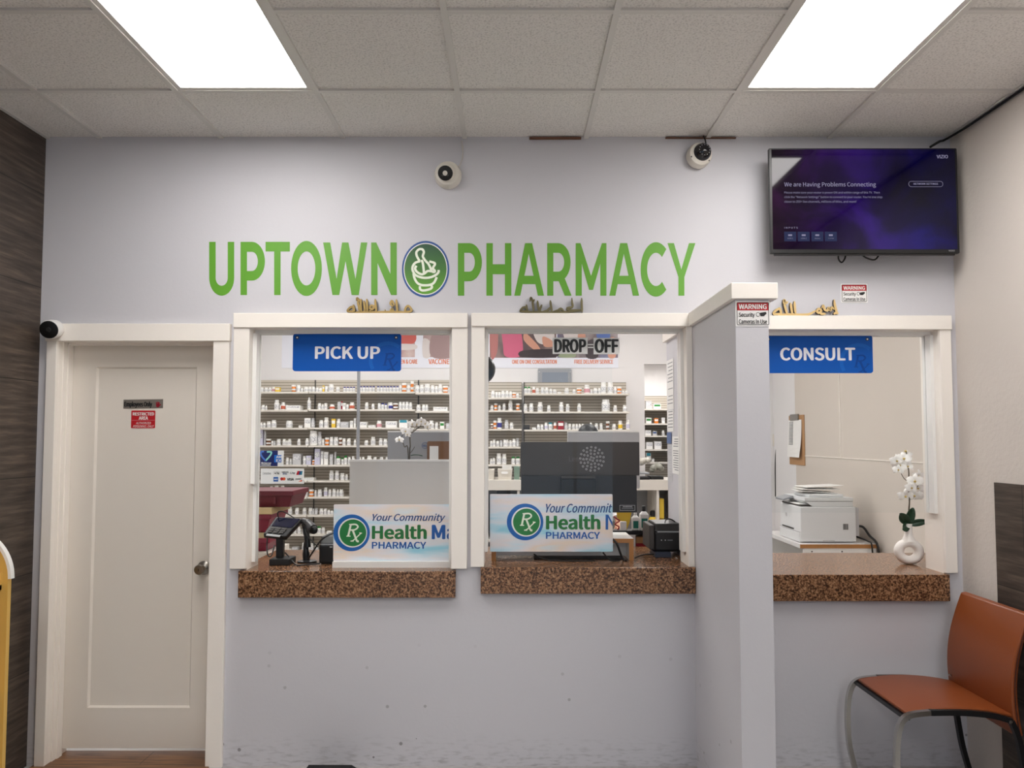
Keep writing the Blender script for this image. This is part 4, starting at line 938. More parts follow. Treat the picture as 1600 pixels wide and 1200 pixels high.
part('back_panel', MB().box(rx0, rx0 + 0.01, ry - 0.98, ry - 0.02, 0.05, rzt - 0.02), M_YPNL, rk)

a, b = PZ(480, 1196.5, 0.012), PZ(574, 1199, 0.012)
solo('floor_mat', MB().hexa([(-0.99, -0.025, 0.0), (-0.99, -0.55, 0.0), (-0.66, -0.55, 0.0), (-0.74, -0.028, 0.0)], [(-0.975, -0.035, 0.022), (-0.975, -0.54, 0.022), (-0.675, -0.54, 0.022), (-0.77, -0.036, 0.022)]), M_RUBBER, 'black rubber mat on the floor below the pick-up window', 'mat', bevel=0.003)

# ================================================================ the pharmacy behind the windows
SY = 4.09                                   # front edge of the shelves
IY = SY + 0.075                             # line on which the stock stands
MPP = (IY - CAMY) / F                       # metres per photo pixel on that line
def shelving(px0, px1, lips, label, z_bottom=0.05, top_px=594, lip=3.0):
    x0, x1 = X(px0, 680, SY) + 0.003, X(px1, 680, SY) - 0.003; zt = Z(px0, top_px, PYB - 0.02)
    t = thing('shelving_unit', label, 'shelving', ((x0 + x1) / 2, PYB - 0.15, 0), 'slatted shelving units along the pharmacy back wall')
    part('back_panel', MB().box(x0, x1, PYB - 0.03, PYB - 0.002, 0.0, zt), M_SLAT, t)
    part('upright', MB().box(x0 - 0.002, x0 + 0.008, PYB - 0.045, PYB - 0.03, 0.0, zt), M_DGREY, t)
    for py in lips:
        zz = Z((px0 + px1) / 2, py, SY); part('shelf', MB().box(x0 + 0.002, x1 - 0.002, SY, PYB - 0.03, zz - 0.018, zz), M_SHELF, t)
    part('base', MB().box(x0, x1, SY + 0.02, PYB - 0.03, 0.0, 0.1), M_SHELF, t)
    return t
shelving(300, 481, [612, 640.5, 668.5, 696, 726.5, 751, 777, 805, 835, 863], 'slatted white shelving unit at the far left behind the pick-up window')
shelving(481, 648, [611.8, 639.5, 668, 696, 726.5, 751, 776.5, 805, 835, 863], 'slatted white shelving unit in the middle behind the pick-up window')
shelving(648, 733, [613.5, 642, 670, 698, 726], 'narrow slatted shelving unit behind the white orchid')
shelving(733, 816, [621, 641, 670, 698, 726], 'narrow slatted shelving unit beside the black monitor', top_px=597)
shelving(818.5, 985, [614.7, 643, 671.2, 699, 726], 'slatted white shelving unit under the grey wall panel', top_px=597.5)

# stock: one prototype of each kind, then copies
_protos = {}
def proto(kind):
    if kind in _protos: return _protos[kind]
    W_, L_ = M_WHITE, M_LABEL
    B = {'W': (W_, L_, W_), 'N': (W_, L_, M_NCAP), 'G': (W_, L_, M_GCAP), 'T': (W_, L_, M_TEAL), 'P': (W_, M_PINK, W_), 'Y': (W_, M_YEL, W_), 'V': (W_, M_LAV, W_), 'NL': (W_, M_NCAP, W_), 'RL': (W_, M_ROSE, W_), 'C': (M_LGREY, M_LABEL, M_LGREY)}
    m = MB(); h = 1.0
    if kind in B:
        m.lathe([(0.44, 0), (0.5, 0.02), (0.5, 0.12), (0.505, 0.13), (0.505, 0.56), (0.5, 0.57), (0.5, 0.66), (0.40, 0.75), (0.34, 0.78), (0.40, 0.785), (0.40, 0.98), (0.36, 1.0)], seg=14, mats=[0, 0, 0, 1, 0, 0, 0, 0, 2, 2, 2]); ms = B[kind]; nm = 'pill_bottle'
    elif kind == 'J':
        m.lathe([(0.46, 0), (0.5, 0.03), (0.5, 0.12), (0.503, 0.13), (0.503, 0.6), (0.5, 0.61), (0.5, 0.7), (0.42, 0.78), (0.44, 0.79), (0.44, 0.97), (0.40, 1.0)], seg=18, mats=[0, 0, 0, 1, 0, 0, 0, 2, 2, 2]); ms = (W_, L_, W_); nm = 'pill_jar'
    elif kind in ('O', 'K'):
        m.lathe([(0.44, 0), (0.46, 0.03), (0.46, 0.2), (0.465, 0.21), (0.465, 0.45), (0.46, 0.46), (0.46, 0.74), (0.5, 0.76), (0.5, 0.97), (0.46, 1.0)], seg=14, mats=[0, 0, 0, 1, 0, 0, 2, 2, 2]); ms = (M_AMBER if kind == 'O' else M_BROWN, L_, W_); nm = 'prescription_vial'
    elif kind == 'TB':
        m.lathe([(0.46, 0), (0.5, 0.02), (0.5, 0.1), (0.503, 0.11), (0.503, 0.55), (0.5, 0.56), (0.5, 0.7), (0.36, 0.78), (0.26, 0.8), (0.26, 0.99), (0.22, 1.0)], seg=14, mats=[0, 0, 0, 1, 0, 0, 0, 2, 2, 2]); ms = (W_, L_, W_); nm = 'tall_bottle'
    else:
        c = {'b': (W_, L_), 'g': (M_LGREY, L_), 'v': (M_LAV, L_), 'p': (M_PINK, W_), 'y': (M_YEL, W_), 't': (W_, M_TEAL), 'r': (M_CRIM, W_), 'k': (M_BLACK, M_DGREY), 'o': (M_AMBER, W_), 'l': (M_LGREY, M_NAVY), 'e': (W_, M_GCAP)}[kind[1]]
        m.box(-0.5, 0.5, -0.5, 0.5, 0, 1).box(-0.42, 0.42, -0.505, -0.495, 0.45 if kind[1] != 't' else 0.65, 0.8 if kind[1] != 't' else 0.99, 1); ms = c; nm = 'medicine_box'
    _protos[kind] = (nm, _mesh(nm, m, ms, (0, 0, 0), smooth=(nm != 'medicine_box')))
    return _protos[kind]
DESC = {'W': 'white pill bottle', 'N': 'white bottle with navy cap', 'G': 'white bottle with green cap', 'T': 'white bottle with teal cap', 'P': 'white bottle with pink label', 'Y': 'white bottle with yellow label', 'V': 'white bottle with lavender label', 'NL': 'white bottle with navy label', 'RL': 'white bottle with rust label', 'C': 'grey bottle', 'J': 'wide white jar', 'O': 'amber vial with white cap', 'K': 'brown vial with white cap', 'TB': 'tall white bottle',
        'xb': 'white box', 'xg': 'grey box', 'xv': 'lavender box', 'xp': 'pink box', 'xy': 'yellow box', 'xt': 'white box with teal top', 'xr': 'crimson box', 'xk': 'black box', 'xo': 'orange box', 'xl': 'grey box with blue print', 'xe': 'white box with green print'}
ORD = ['', 'first', 'second', 'third', 'fourth', 'fifth', 'sixth', 'seventh', 'eighth', 'ninth', 'tenth'] + [f'{n}' + ('th' if 10 < n % 100 < 14 else {1: 'st', 2: 'nd', 3: 'rd'}.get(n % 10, 'th')) for n in range(11, 80)]
NAMECAT = {'pill_bottle': 'bottle', 'pill_jar': 'jar', 'prescription_vial': 'vial', 'tall_bottle': 'bottle', 'medicine_box': 'box'}
def stock(rows, where, group, y=IY, lip_y=SY, word='shelf'):
    mpp = (y - CAMY) / F
    for r, (base, items) in enumerate(rows):
        items = sorted(items, key=lambda q: q[0])
        # neighbours that would touch are set a little apart
        for i, it in enumerate(items):
            px, wpx, hpx = it[0], it[1], it[2]; kind = it[3] if len(it) > 3 else 'W'
            bs = base(px) if callable(base) else base
            x = X(px, bs, y); zz = Z(px, bs, lip_y)
            nm, me = proto(kind)
            o = bpy.data.objects.new(nm, me); COL.objects.link(o)
            ww = wpx * mpp; d = min(ww, 0.13) if kind[0] == 'x' else ww
            if len(items) > i + 1: ww = min(ww, max(0.012, (items[i + 1][0] - px) * mpp * 2 - items[i + 1][1] * mpp) if (items[i + 1][0] - px) < (wpx + items[i + 1][1]) / 2 else ww)
            o.scale = (ww, d, hpx * mpp); o.location = (x, y, zz + 0.0005)
            if kind[0] != 'x': o.rotation_euler = (0, 0, random.uniform(-0.6, 0.6))
            props(o, f'{DESC[kind]}, {ORD[i + 1]} from left, {ORD[r + 1]} shelf from top, {where}', NAMECAT[nm], group)
Wd = lambda *a: [(p, w_, h_) for p, w_, h_ in a]
navy = [(px, 4.8, 9, 'N') for px in (564, 569, 574, 579, 584, 591, 596, 601, 606, 611, 616, 621)]
ROWS1 = [
 (lambda px: 611.8 if px < 645 else 613.5, [(409, 6.5, 7), (416, 6, 7), (422, 5, 7), (427.5, 5, 8, 'P'), (434.5, 7, 7, 'xy'), (459, 7, 11, 'O'), (466.5, 6.5, 11), (472, 4, 6), (478.5, 7, 8), (484.5, 5, 8), (490, 5, 8), (495.5, 5, 7), (501, 6, 6), (505.5, 2.6, 10, 'xy'), (510, 5, 9), (517.5, 8, 12, 'J'), (528, 6, 8), (538.5, 4.6, 8, 'N'), (543.5, 4.6, 8, 'N'), (548.5, 4.6, 8, 'N'), (553, 4, 8, 'N')] + navy +
  [(625.5, 4.4, 11), (631.5, 7, 14, 'O'), (638.5, 6, 11), (644, 5, 17, 'O'), (652, 7, 12), (659, 6.5, 13), (667.5, 9, 14, 'J'), (676, 6.5, 12), (682, 5, 11), (688, 6.5, 14), (696, 7.5, 11, 'O'), (702.5, 5, 9)]),
 (lambda px: 640.5 if px < 478 else 639.5 if px < 646 else 642, [(411, 6, 8), (416, 3, 7), (432.5, 9, 16), (438, 3, 8), (442.5, 7, 12, 'RL'), (448, 4, 8), (461, 21, 7, 'xb'), (483, 6, 19, 'TB'), (499, 5.5, 10), (504, 4, 8), (509, 5.5, 10), (519, 8, 8, 'RL'), (530.5, 5, 12, 'xg'), (534.2, 2, 13, 'xr'), (538, 4.6, 10, 'xb'), (543, 5, 8), (550, 8, 11, 'RL'),
  (573, 5.5, 11), (583, 5, 9), (592.5, 5, 10), (598, 5, 10, 'N'), (603, 4.6, 9, 'N'), (607, 3, 11), (610.5, 6.4, 11, 'NL'), (618, 8, 10, 'K'), (625.5, 6, 12), (630.5, 5, 12), (636, 5.5, 12), (641.5, 5, 11), (654, 7, 10), (662, 5.5, 10), (667, 4.5, 10), (689, 22, 6, 'xb'), (704, 2.6, 6, 'xg')]),
 (lambda px: 668.3 if px < 646 else 670, [(408, 5, 8), (413, 5, 8), (420, 7, 10), (428, 8, 12, 'J'), (452, 10, 11, 'J'), (470.5, 6, 3.5, 'xb'), (481.5, 10, 15, 'xb'), (489, 6, 15, 'C'), (502, 7, 12), (510, 7.5, 16), (521.5, 6, 14, 'xy'), (529, 6.5, 14), (539.5, 12, 9, 'xg'), (549.5, 4.6, 11, 'xb'), (554.5, 3, 15, 'xb'), (567.5, 13, 9, 'xb'), (582, 11, 4, 'xb'), (592.5, 8, 11, 'P'), (612.5, 17, 10, 'xb'), (631, 13, 12, 'xt'), (674, 8, 13), (682, 5, 10), (691, 6.5, 11, 'xe'), (699.5, 5, 9, 'xg')]),
 (lambda px: 696, [(407.5, 8, 24, 'xv'), (414.5, 5, 22, 'xg'), (419.5, 8, 10, 'K'), (425.5, 3.5, 7), (429, 3.5, 7, 'C'), (435.5, 7, 10), (444, 5.5, 10), (448.3, 3, 8), (452.5, 5.5, 10), (467, 5.5, 10), (480, 6, 11), (490, 12.5, 23, 'J'), (499.5, 6, 21, 'C'), (505, 4.4, 10), (511, 6.5, 12, 'O'), (518, 6, 13), (525, 7, 13), (532, 5.4, 12, 'K'), (537.5, 5.5, 11), (545, 6, 11), (554.5, 3.5, 9), (572.5, 6, 8), (583, 7.5, 13), (595, 6, 11), (602, 6, 10)]),
 (lambda px: 726.5, [(404.5, 3, 9), (449, 5, 11), (454.5, 4.5, 9), (465, 12, 17, 'xg'), (476, 6, 13), (483, 7, 14, 'xv'), (489.5, 4, 8, 'O'), (496.5, 8, 25, 'xv'), (503.5, 4, 21, 'xb'), (510, 6, 20, 'xb'), (518, 5, 16, 'xg'), (524, 3, 20, 'xg'), (528.5, 6.5, 13, 'G'), (535, 4, 11, 'G'), (540, 5, 14, 'G'), (546, 5, 12), (552, 5, 13), (562, 5, 12), (567.5, 4.5, 12), (577, 7.5, 14), (586, 6, 12), (596, 6, 12), (604, 4, 12)]),
 (lambda px: 751, [(403.5, 4, 8), (484, 16, 4, 'xb'), (518, 7, 15), (526.5, 7, 15), (535, 7, 11), (541.5, 4.5, 9)]),
 (lambda px: 776.7, [(424, 5, 16), (432, 7, 17), (441.5, 6, 17), (448.5, 5, 13), (463, 5.5, 10), (469, 5, 11), (478, 6.5, 11), (486.5, 7.5, 11, 'O'), (493, 4, 10), (499.5, 7, 11), (508.8, 6, 14, 'V'), (515.3, 5, 11), (522, 6, 12), (527.6, 4, 11), (533.3, 7, 11)]),
 (lambda px: 805, [(438, 5, 8), (445, 7.5, 12), (453.3, 6.5, 11), (464, 6.5, 10), (475.7, 6, 10), (485, 6, 10), (489.7, 3, 9, 'C'), (494.2, 5, 10, 'C'), (502, 6, 9), (508.2, 5.5, 9, 'J'), (513.8, 5, 7), (518.8, 4.5, 6)]),
 (lambda px: 835, [(461, 4.6, 10), (467.5, 6, 10), (474, 4, 10), (492, 4.6, 9), (498.3, 7, 11, 'G'), (505, 5.4, 9), (515, 7, 4, 'xb')]),
 (lambda px: 863, [(452, 8, 4, 'xb'), (462, 9, 7, 'xg'), (474, 4.6, 13), (486, 8, 12), (494.5, 6, 9)]),
]
stock(ROWS1, 'pick-up window', 'medicine stock behind the pick-up window')
ROWS2 = [
 (614.7, [(821.5, 5, 11, 'G'), (826.7, 5, 11, 'G'), (834, 5, 11, 'RL'), (839.7, 5, 9), (848, 6.5, 10), (854.3, 5.5, 10), (860.6, 5, 8), (866.8, 6, 7), (874, 5, 3, 'xb'), (885.5, 7, 9), (897, 5, 7), (905, 8, 9, 'O'), (917, 9, 14, 'P'), (924, 4.5, 7), (930.5, 7, 9), (936.5, 4.6, 9), (943.2, 8.5, 18, 'J'), (953.5, 9, 18, 'J'), (961.2, 5, 11), (967.5, 7, 11, 'O'), (973.5, 4.5, 5), (978.5, 4.5, 5)]),
 (643, [(821, 6, 12), (830, 7, 13), (844, 8, 15), (857.5, 5.5, 10), (877, 7, 15), (887, 6, 12), (905, 6, 13), (946.5, 13, 19, 'J'), (961.2, 6, 10), (976.3, 6.5, 10)]),
 (671.2, [(822.5, 10, 7, 'xk'), (834.5, 6, 3, 'xb'), (841.4, 5, 8), (846.8, 5, 8), (853.3, 5.5, 11, 'V'), (860, 7, 11, 'T'), (867.5, 5.5, 11, 'RL'), (876, 9, 13, 'xr'), (883.8, 6, 11, 'C'), (890, 5, 9), (896.3, 5, 9), (901.4, 4.5, 9), (906, 4, 9), (910.5, 4, 9), (923.5, 4, 11), (932, 5.5, 10), (939.3, 5, 10), (949.4, 6, 13, 'K'), (959.5, 6, 9), (969.3, 7, 14, 'Y'), (981, 6, 15, 'V')]),
]
stock(ROWS2, 'below grey wall panel', 'medicine stock on the shelving under the grey wall panel')
ROWS3 = [
 (621, [(770.3, 6, 11), (776, 4.6, 9), (780.5, 4, 9), (786, 6, 11), (792.2, 5.5, 11), (797.6, 5, 10), (803.3, 6, 8, 'O'), (808.6, 4.5, 7)]),
 (641, [(768.7, 5, 8), (774.6, 5.5, 11, 'O'), (780.4, 4.6, 8), (787.6, 5, 11), (797.6, 7, 16), (809, 6, 11, 'O')]),
 (670, [(768.7, 4, 8, 'K'), (773.4, 5.2, 13, 'O'), (780.4, 7.4, 17, 'NL'), (791.5, 6.5, 14, 'C'), (799.4, 6, 10)]),
 (698, [(767.6, 4, 9), (772, 4.6, 11), (777.6, 5, 9), (783, 4.6, 10, 'C'), (790.5, 9, 11, 'J'), (797.5, 4.8, 10), (803.2, 6, 12), (808.7, 4.6, 13, 'C')]),
 (726, [(767.4, 4, 9), (771.6, 4.4, 10), (779.6, 8, 17), (787.8, 7, 16), (802, 6.2, 12, 'G'), (809.3, 6.8, 12, 'G')]),
]
stock(ROWS3, 'narrow rack by monitor', 'medicine stock on the narrow rack by the monitor')

# store room beyond the doorway
RY = 5.95
t = thing('shelving_unit', 'slatted white shelving unit in the bright store room beyond the doorway', 'shelving', (2.0, 6.3, 0))
part('back_panel', MB().box(1.3, 3.0, 6.46, 6.495, 0, 2.15), M_SLAT, t)
for py in (638.5, 661.5, 680.5, 702, 722): zz = Z(1020, py, RY - 0.08); part('shelf', MB().box(1.3, 3.0, RY - 0.08, 6.46, zz - 0.02, zz), M_SHELF, t)
stock([(638.5, [(1013, 9, 12, 'xg'), (1026, 11, 8, 'xe')]), (661.5, [(1013, 8, 9, 'xe'), (1025, 6, 8, 'xo'), (1036, 5, 9, 'xb')]), (680.5, [(1012, 9, 8, 'xb'), (1022.5, 6.5, 7, 'xl'), (1036, 4.5, 8)]), (702, [(1014, 10, 11, 'xb'), (1027, 11, 12, 'xb')]), (722, [(1013, 7, 14, 'xt'), (1020, 4, 5, 'xb')])],
      'store room doorway', 'boxes in the store room', y=RY, lip_y=RY - 0.08)

# base cabinet run under the back shelving with open cubbies
BY = 3.55
bz = Z(790, 750, BY); bx0, bx1 = X(733, 800, BY), X(1062, 800, BY)
t = thing('base_cabinet', 'long white base cabinet with open cubbies under the back shelving', 'cabinet', ((bx0 + bx1) / 2, BY + 0.25, 0))
part('top_panel', MB().box(bx0, bx1, BY, SY - 0.005, bz - 0.10, bz), M_SHELF, t, bevel=0.003)
for px in (735, 810, 905, 1028.5, 1060): x = X(px, 800, BY); part('divider', MB().box(x - 0.012, x + 0.012, BY + 0.01, SY - 0.01, 0.0, bz - 0.10), M_SHELF, t)
part('back_board', MB().box(bx0, bx1, SY - 0.02, SY - 0.01, 0, bz - 0.1), M_GREYP, t)
part('shelf', MB().box(bx0 + 0.02, bx1 - 0.02, BY + 0.02, SY - 0.02, 0.58, 0.60), M_SHELF, t)
by = BY + 0.06; mp = (by + 0.1 - CAMY) / F
def bin_(px, wpx, hpx, mt, label, lab=True):
    x = X(px, 750, by); ww = wpx * mp; h = hpx * mp; z0 = bz; d = 0.26; e = 0.006; k = 0.86
    t = thing('storage_bin', label, 'bin', (x, by + d / 2, z0), 'bins on the base cabinet')
    m = MB(); a = [(x - ww / 2 * k, by, z0), (x + ww / 2 * k, by, z0), (x + ww / 2 * k, by + d, z0), (x - ww / 2 * k, by + d, z0)]; b = [(x - ww / 2, by - 0.02, z0 + h), (x + ww / 2, by - 0.02, z0 + h), (x + ww / 2, by + d + 0.02, z0 + h), (x - ww / 2, by + d + 0.02, z0 + h)]
    ai = [(p[0] + (e if i in (0, 3) else -e), p[1] + (e if i < 2 else -e), p[2] + e) for i, p in enumerate(a)]; bi = [(p[0] + (e if i in (0, 3) else -e), p[1] + (e if i < 2 else -e), p[2]) for i, p in enumerate(b)]
    m.add(a + b + ai + bi, [(0, 3, 2, 1), (8, 9, 10, 11)] + [(i, (i + 1) % 4, 4 + (i + 1) % 4, 4 + i) for i in range(4)] + [(8 + (i + 1) % 4, 8 + i, 12 + i, 12 + (i + 1) % 4) for i in range(4)] + [(4 + i, 4 + (i + 1) % 4, 12 + (i + 1) % 4, 12 + i) for i in range(4)])
    part('tub', m, mt, t)
    if lab: part('label_card', MB().plate(rrect(x - ww * 0.24, x + ww * 0.2, z0 + h * 0.58, z0 + h * 0.8, 0.008), by - 0.022, by - 0.012), M_PAPER, t)
    return x, ww, h
bin_(767.5, 9, 15, M_OFFW, 'beige storage bin half hidden by the drop-off window casing', False)
x, ww, h = bin_(789, 23, 15.5, M_OFFW, 'beige storage bin with a white label beside the black monitor')
bin_(807.5, 9, 19, mat('sage_plastic', (126, 150, 134), 0.4), 'green grey storage bin touching the black monitor edge', False)
m = MB()
for i in range(5): yy = by + 0.05 + i * 0.035; m.add([(x - 0.03 + 0.004 * i, yy, bz + 0.02), (x + 0.06, yy, bz + 0.02), (x + 0.065, yy - 0.01, bz + h + 0.045 - 0.004 * i), (x - 0.028, yy - 0.012, bz + h + 0.04)], [(0, 1, 2, 3)]); 
solo('paper_bundle', m, M_PAPER, 'loose white papers sticking out of the labelled beige bin', 'paper')
def boxthing(name, px0, px1, py0, py1, y, depth, mt, label, cat, bevel=0.003, group=None, zb=None):
    a = P(px0, py1, y); b = P(px1, py0, y); z0 = a.z if zb is None else zb
    return solo(name, MB().box(a.x, b.x, y, y + depth, z0, b.z), mt, label, cat, group, bevel=bevel)
boxthing('document_tray', 988, 1015, 738.5, 746, BY + 0.05, 0.25, M_GREYP, 'grey tray on the base cabinet right of the black monitor', 'tray', zb=bz + 0.052)
boxthing('card_reader', 985, 1015.5, 745.5, 751, BY + 0.03, 0.2, M_BLACK, 'flat black device under the grey tray', 'device', zb=bz)
boxthing('document_box', 1017, 1037, 744.5, 750.5, BY + 0.06, 0.2, M_BLACKM, 'low black box beside the taped papers', 'box', zb=bz)
m = MB(); q = P(1003, 738, BY + 0.2)
for i in range(9): m.ball((q.x + random.uniform(-.09, .07), q.y + random.uniform(-.05, .05), bz + 0.16 + random.uniform(-.01, .05)), 0.035, 0.035, 0.028, seg=8, rings=6)
solo('plastic_bag', m, mat('clear_bag', (196, 192, 182), 0.25), 'crumpled pale plastic bags on the grey tray', 'bag', kind='stuff', loc=(q.x, q.y, bz + 0.1), smooth=True)
m = MB(); q = P(1027, 738, BY + 0.2)
for i in range(9): m.ball((q.x + random.uniform(-.06, .06), q.y + random.uniform(-.05, .05), bz + 0.09 + random.uniform(-.0, .05)), 0.033, 0.03, 0.03, seg=8, rings=6)
solo('plastic_bag', m, mat('grey_bag', (150, 150, 140), 0.25), 'crumpled grey plastic bags on the low black box', 'bag', kind='stuff', loc=(q.x, q.y, bz + 0.05), smooth=True)
boxthing('device_box', 776.5, 797.5, 765.5, 775, BY + 0.08, 0.2, M_BLACK, 'black box in the cubby above the drop-off banner', 'box', zb=0.602)
for i, (z0_, c_) in enumerate(((0.602, 'lower'), (0.80, 'upper'))): q0, q1 = X(1030.5, 790, BY + 0.06), X(1037.5, 790, BY + 0.06); solo('carton', MB().box(q0, q1, BY + 0.06, BY + 0.2, z0_, z0_ + 0.19), M_YEL, f'{c_} yellow carton in the narrow cubby by the taped papers', 'box', 'yellow cartons in the cubby', bevel=0.003)

# grey panel and photo banner on the back wall
y = PYB - 0.02
x0, x1, z0, z1 = rpx((840.5, 576, 893, 598), y); z0 -= 0.12
t = thing('wall_panel', 'grey framed panel on the back wall above the shelving', 'panel', ((x0 + x1) / 2, y, z0))
part('frame', MB().plate(rrect(x0, x1, z0, z1, 0.01), y, PYB - 0.001), M_GREYP, t, bevel=0.003)
part('inset', MB().box(x0 + 0.045, x1 - 0.04, y - 0.004, y + 0.002, z0 + 0.03, z1 - 0.04), mat('slate_panel', (128, 136, 148), 0.4), t)
for px in (x0 + 0.014, x1 - 0.014): part('screw', MB().lathe([(0.007, 0), (0.005, 0.004)], (px, y, z1 - 0.035), 'Y', 10), M_LGREY, t)
y = PYB - 0.006
x0, x1, z0, z1 = rpx((440, 470, 965.5, 575), y)
t = thing('photo_banner', 'long white service banner with photos and orange captions along the back wall', 'banner', ((x0 + x1) / 2, y, z0))
part('sheet', MB().box(x0, x1, y, y + 0.003, z0, z1), mat('banner_white', (226, 228, 238), 0.45), t)
def photo(px0, px1, py1, mt, name='photo'):
    a, b, c_, d = rpx((px0, 495, px1, py1), y - 0.0004); return part(name, MB().box(a, b, y - 0.0012, y, c_, d), mt, t)
ph1 = photo(610, 648.5, 558, photo_print('photo_meal', [(0.35, (150, 104, 100)), (0.5, (190, 160, 156)), (0.65, (206, 186, 182))], 6))
ph2 = photo(661, 720, 558, photo_print('photo_arm', [(0.35, (140, 116, 116)), (0.55, (176, 152, 150)), (0.7, (196, 178, 176))], 3))
ph3 = photo(765, 869, 559, photo_print('photo_hands', [(0.3, (70, 56, 62)), (0.5, (104, 84, 84)), (0.7, (150, 128, 124))], 4))
ph4 = photo(871, 965, 559, photo_print('photo_delivery', [(0.3, (96, 84, 92)), (0.45, (150, 140, 140)), (0.55, (110, 90, 90)), (0.7, (120, 130, 170))], 3.4))
def bits(parent, polys):
    m = MB(); ms = []
    for i, (pts, mt) in enumerate(polys):
        q = crom([Vector((P(a, b, y).x, 0, P(a, b, y).z)) for a, b in pts + [pts[0]]], 5, True)[:-1]
        m.plate([(v.x, v.z) for v in q], y - 0.0018 - 0.0004 * i, y - 0.0010, len(ms)); ms.append(mt)
    part('picture', m, ms, parent)
SK = mat('print_skin', (206, 150, 128), 0.5); PKS = mat('print_pink', (204, 96, 128), 0.5); DK = mat('print_dark', (52, 40, 46), 0.5); WH = mat('print_pale', (214, 206, 204), 0.5); BL = mat('print_blue', (70, 100, 170), 0.5)
bits(ph3, [([(766, 497), (777, 500), (778, 540), (774, 557), (767, 557)], mat('print_rust', (176, 110, 106), 0.5)), ([(784, 497), (808, 497), (817, 540), (812, 557), (790, 557), (786, 540)], PKS), ([(820, 520), (832, 530), (844, 545), (842, 556), (836, 548), (826, 540), (818, 530)], SK), ([(833, 510), (860, 505), (866, 530), (850, 538), (838, 532)], WH), ([(848, 526), (862, 532), (864, 541), (850, 541)], SK), ([(816, 548), (868, 546), (868, 558), (816, 558)], DK)])
bits(ph4, [([(878, 500), (900, 505), (904, 530), (884, 532)], WH), ([(918, 534), (932, 532), (934, 558), (916, 558)], DK), ([(932, 500), (950, 505), (952, 530), (934, 530)], BL), ([(952, 530), (962, 530), (962, 557), (950, 557)], SK), ([(872, 550), (896, 548), (898, 558), (874, 558)], mat('print_green', (150, 160, 130), 0.5)), ([(904, 520), (914, 522), (914, 534), (904, 534)], SK)])
bits(ph1, [([(612, 520), (646, 518), (647, 536), (614, 538)], mat('print_red', (196, 92, 84), 0.5)), ([(612, 538), (648, 538), (648, 546), (612, 546)], WH)])
bits(ph2, [([(661, 530), (672, 534), (672, 557), (661, 557)], WH), ([(674, 525), (690, 518), (706, 524), (708, 557), (674, 557)], mat('print_mauve', (158, 132, 132), 0.5))])
for s_, bx in (('EN & CARE', (626, 561.5, 652.5, 568.5)), ('VACCINES', (669.5, 561, 707, 569)), ('ONE ON ONE CONSULTATION', (800, 562, 870, 568.5)), ('FREE DELIVERY SERVICE', (897.5, 562, 958, 568.5))): tpart(s_, bx, y - 0.0004, M_ORTXT, t, name='caption', offset=0.016)

# round black disc on the inner face of the wall beside the drop-off window
q = P(750.5, 577, WT + 0.03)
solo('round_disc', MB().lathe([(0.078, 0.0), (0.078, 0.02), (0.07, 0.034), (0.04, 0.038), (0.004, 0.039)], (q.x, WT + 0.04, q.z), 'Y', 40), M_BLACKG, 'black round disc partly hidden behind the left casing of the drop-off window', 'disc', smooth=True)

# slim post between the panes
q = P(560, 640, 1.5)
solo('support_post', MB().lathe([(0.0115, 0.0), (0.0115, CEIL)], (q.x, 1.5, 0.0), 'Z', 16), M_GREYP, 'slim grey metal post rising behind the white privacy panel', 'post', smooth=True)

# work desk with its privacy panel, monitors, orchid and clipboard
DKZ = 0.76
dx0, dx1 = -1.25, 0.86
t = thing('work_desk', 'white work desk behind the pick-up and drop-off counters', 'desk', ((dx0 + dx1) / 2, 1.15, 0))
part('desk_top', MB().box(dx0, dx1, 0.80, 1.42, DKZ - 0.03, DKZ), M_SHELF, t, bevel=0.003)
for xx in (dx0 + 0.03, -0.2, dx1 - 0.05): part('leg', MB().box(xx - 0.02, xx + 0.02, 0.84, 1.38, 0, DKZ - 0.03), M_LGREY, t)
py_ = 0.69
x0, x1, z0, z1 = rpx((545, 718, 738, 862), py_)
t = thing('privacy_panel', 'pale grey white privacy panel behind the pick-up banner', 'panel', ((x0 + x1) / 2, py_, 0.0))
part('board', MB().box(x0, x1, py_, py_ + 0.02, 0.02, z1 - 0.012), mat('privacy_grey', (206, 204, 200), 0.3), t)
part('top_rail', MB().box(x0 - 0.003, x1 + 0.003, py_ - 0.003, py_ + 0.023, z1 - 0.012, z1), M_WHITE, t)
for xx in (x0 + 0.05, x1 - 0.05): part('foot', MB().box(xx - 0.02, xx + 0.02, py_ - 0.02, py_ + 0.09, 0, 0.02), M_LGREY, t)

def monitor(px0, px1, pyt, yy, hh, label, mt, badge=None):
    x0, x1 = X(px0, 700, yy), X(px1, 700, yy); z1 = Z(px0, pyt, yy); z0 = z1 - hh; cx = (x0 + x1) / 2
    t = thing('computer_monitor', label, 'monitor', (cx, yy + 0.05, DKZ))
    part('shell', MB().plate(rrect(x0, x1, z0, z1, 0.008), yy, yy + 0.035), mt, t, bevel=0.003)
    part('display', MB().box(x0 + 0.012, x1 - 0.012, yy + 0.035, yy + 0.037, z0 + 0.012, z1 - 0.012), M_BLACKG, t)
    part('top_edge', MB().box(x0, x1, yy - 0.001, yy + 0.036, z1 - 0.008, z1 + 0.001), M_WHITE, t)
    part('stand', MB().box(cx - 0.035, cx + 0.035, yy - 0.02, yy, DKZ + 0.01, z0 + 0.15), mt, t)
    part('stand_base', MB().box(cx - 0.11, cx + 0.11, yy - 0.07, yy + 0.10, DKZ, DKZ + 0.012), mt, t, bevel=0.003)
    return t, x0, x1, z0, z1
t, *_ = monitor(605.5, 744, 673.5, 1.05, 0.40, 'grey monitor back behind the white orchid', M_MON)
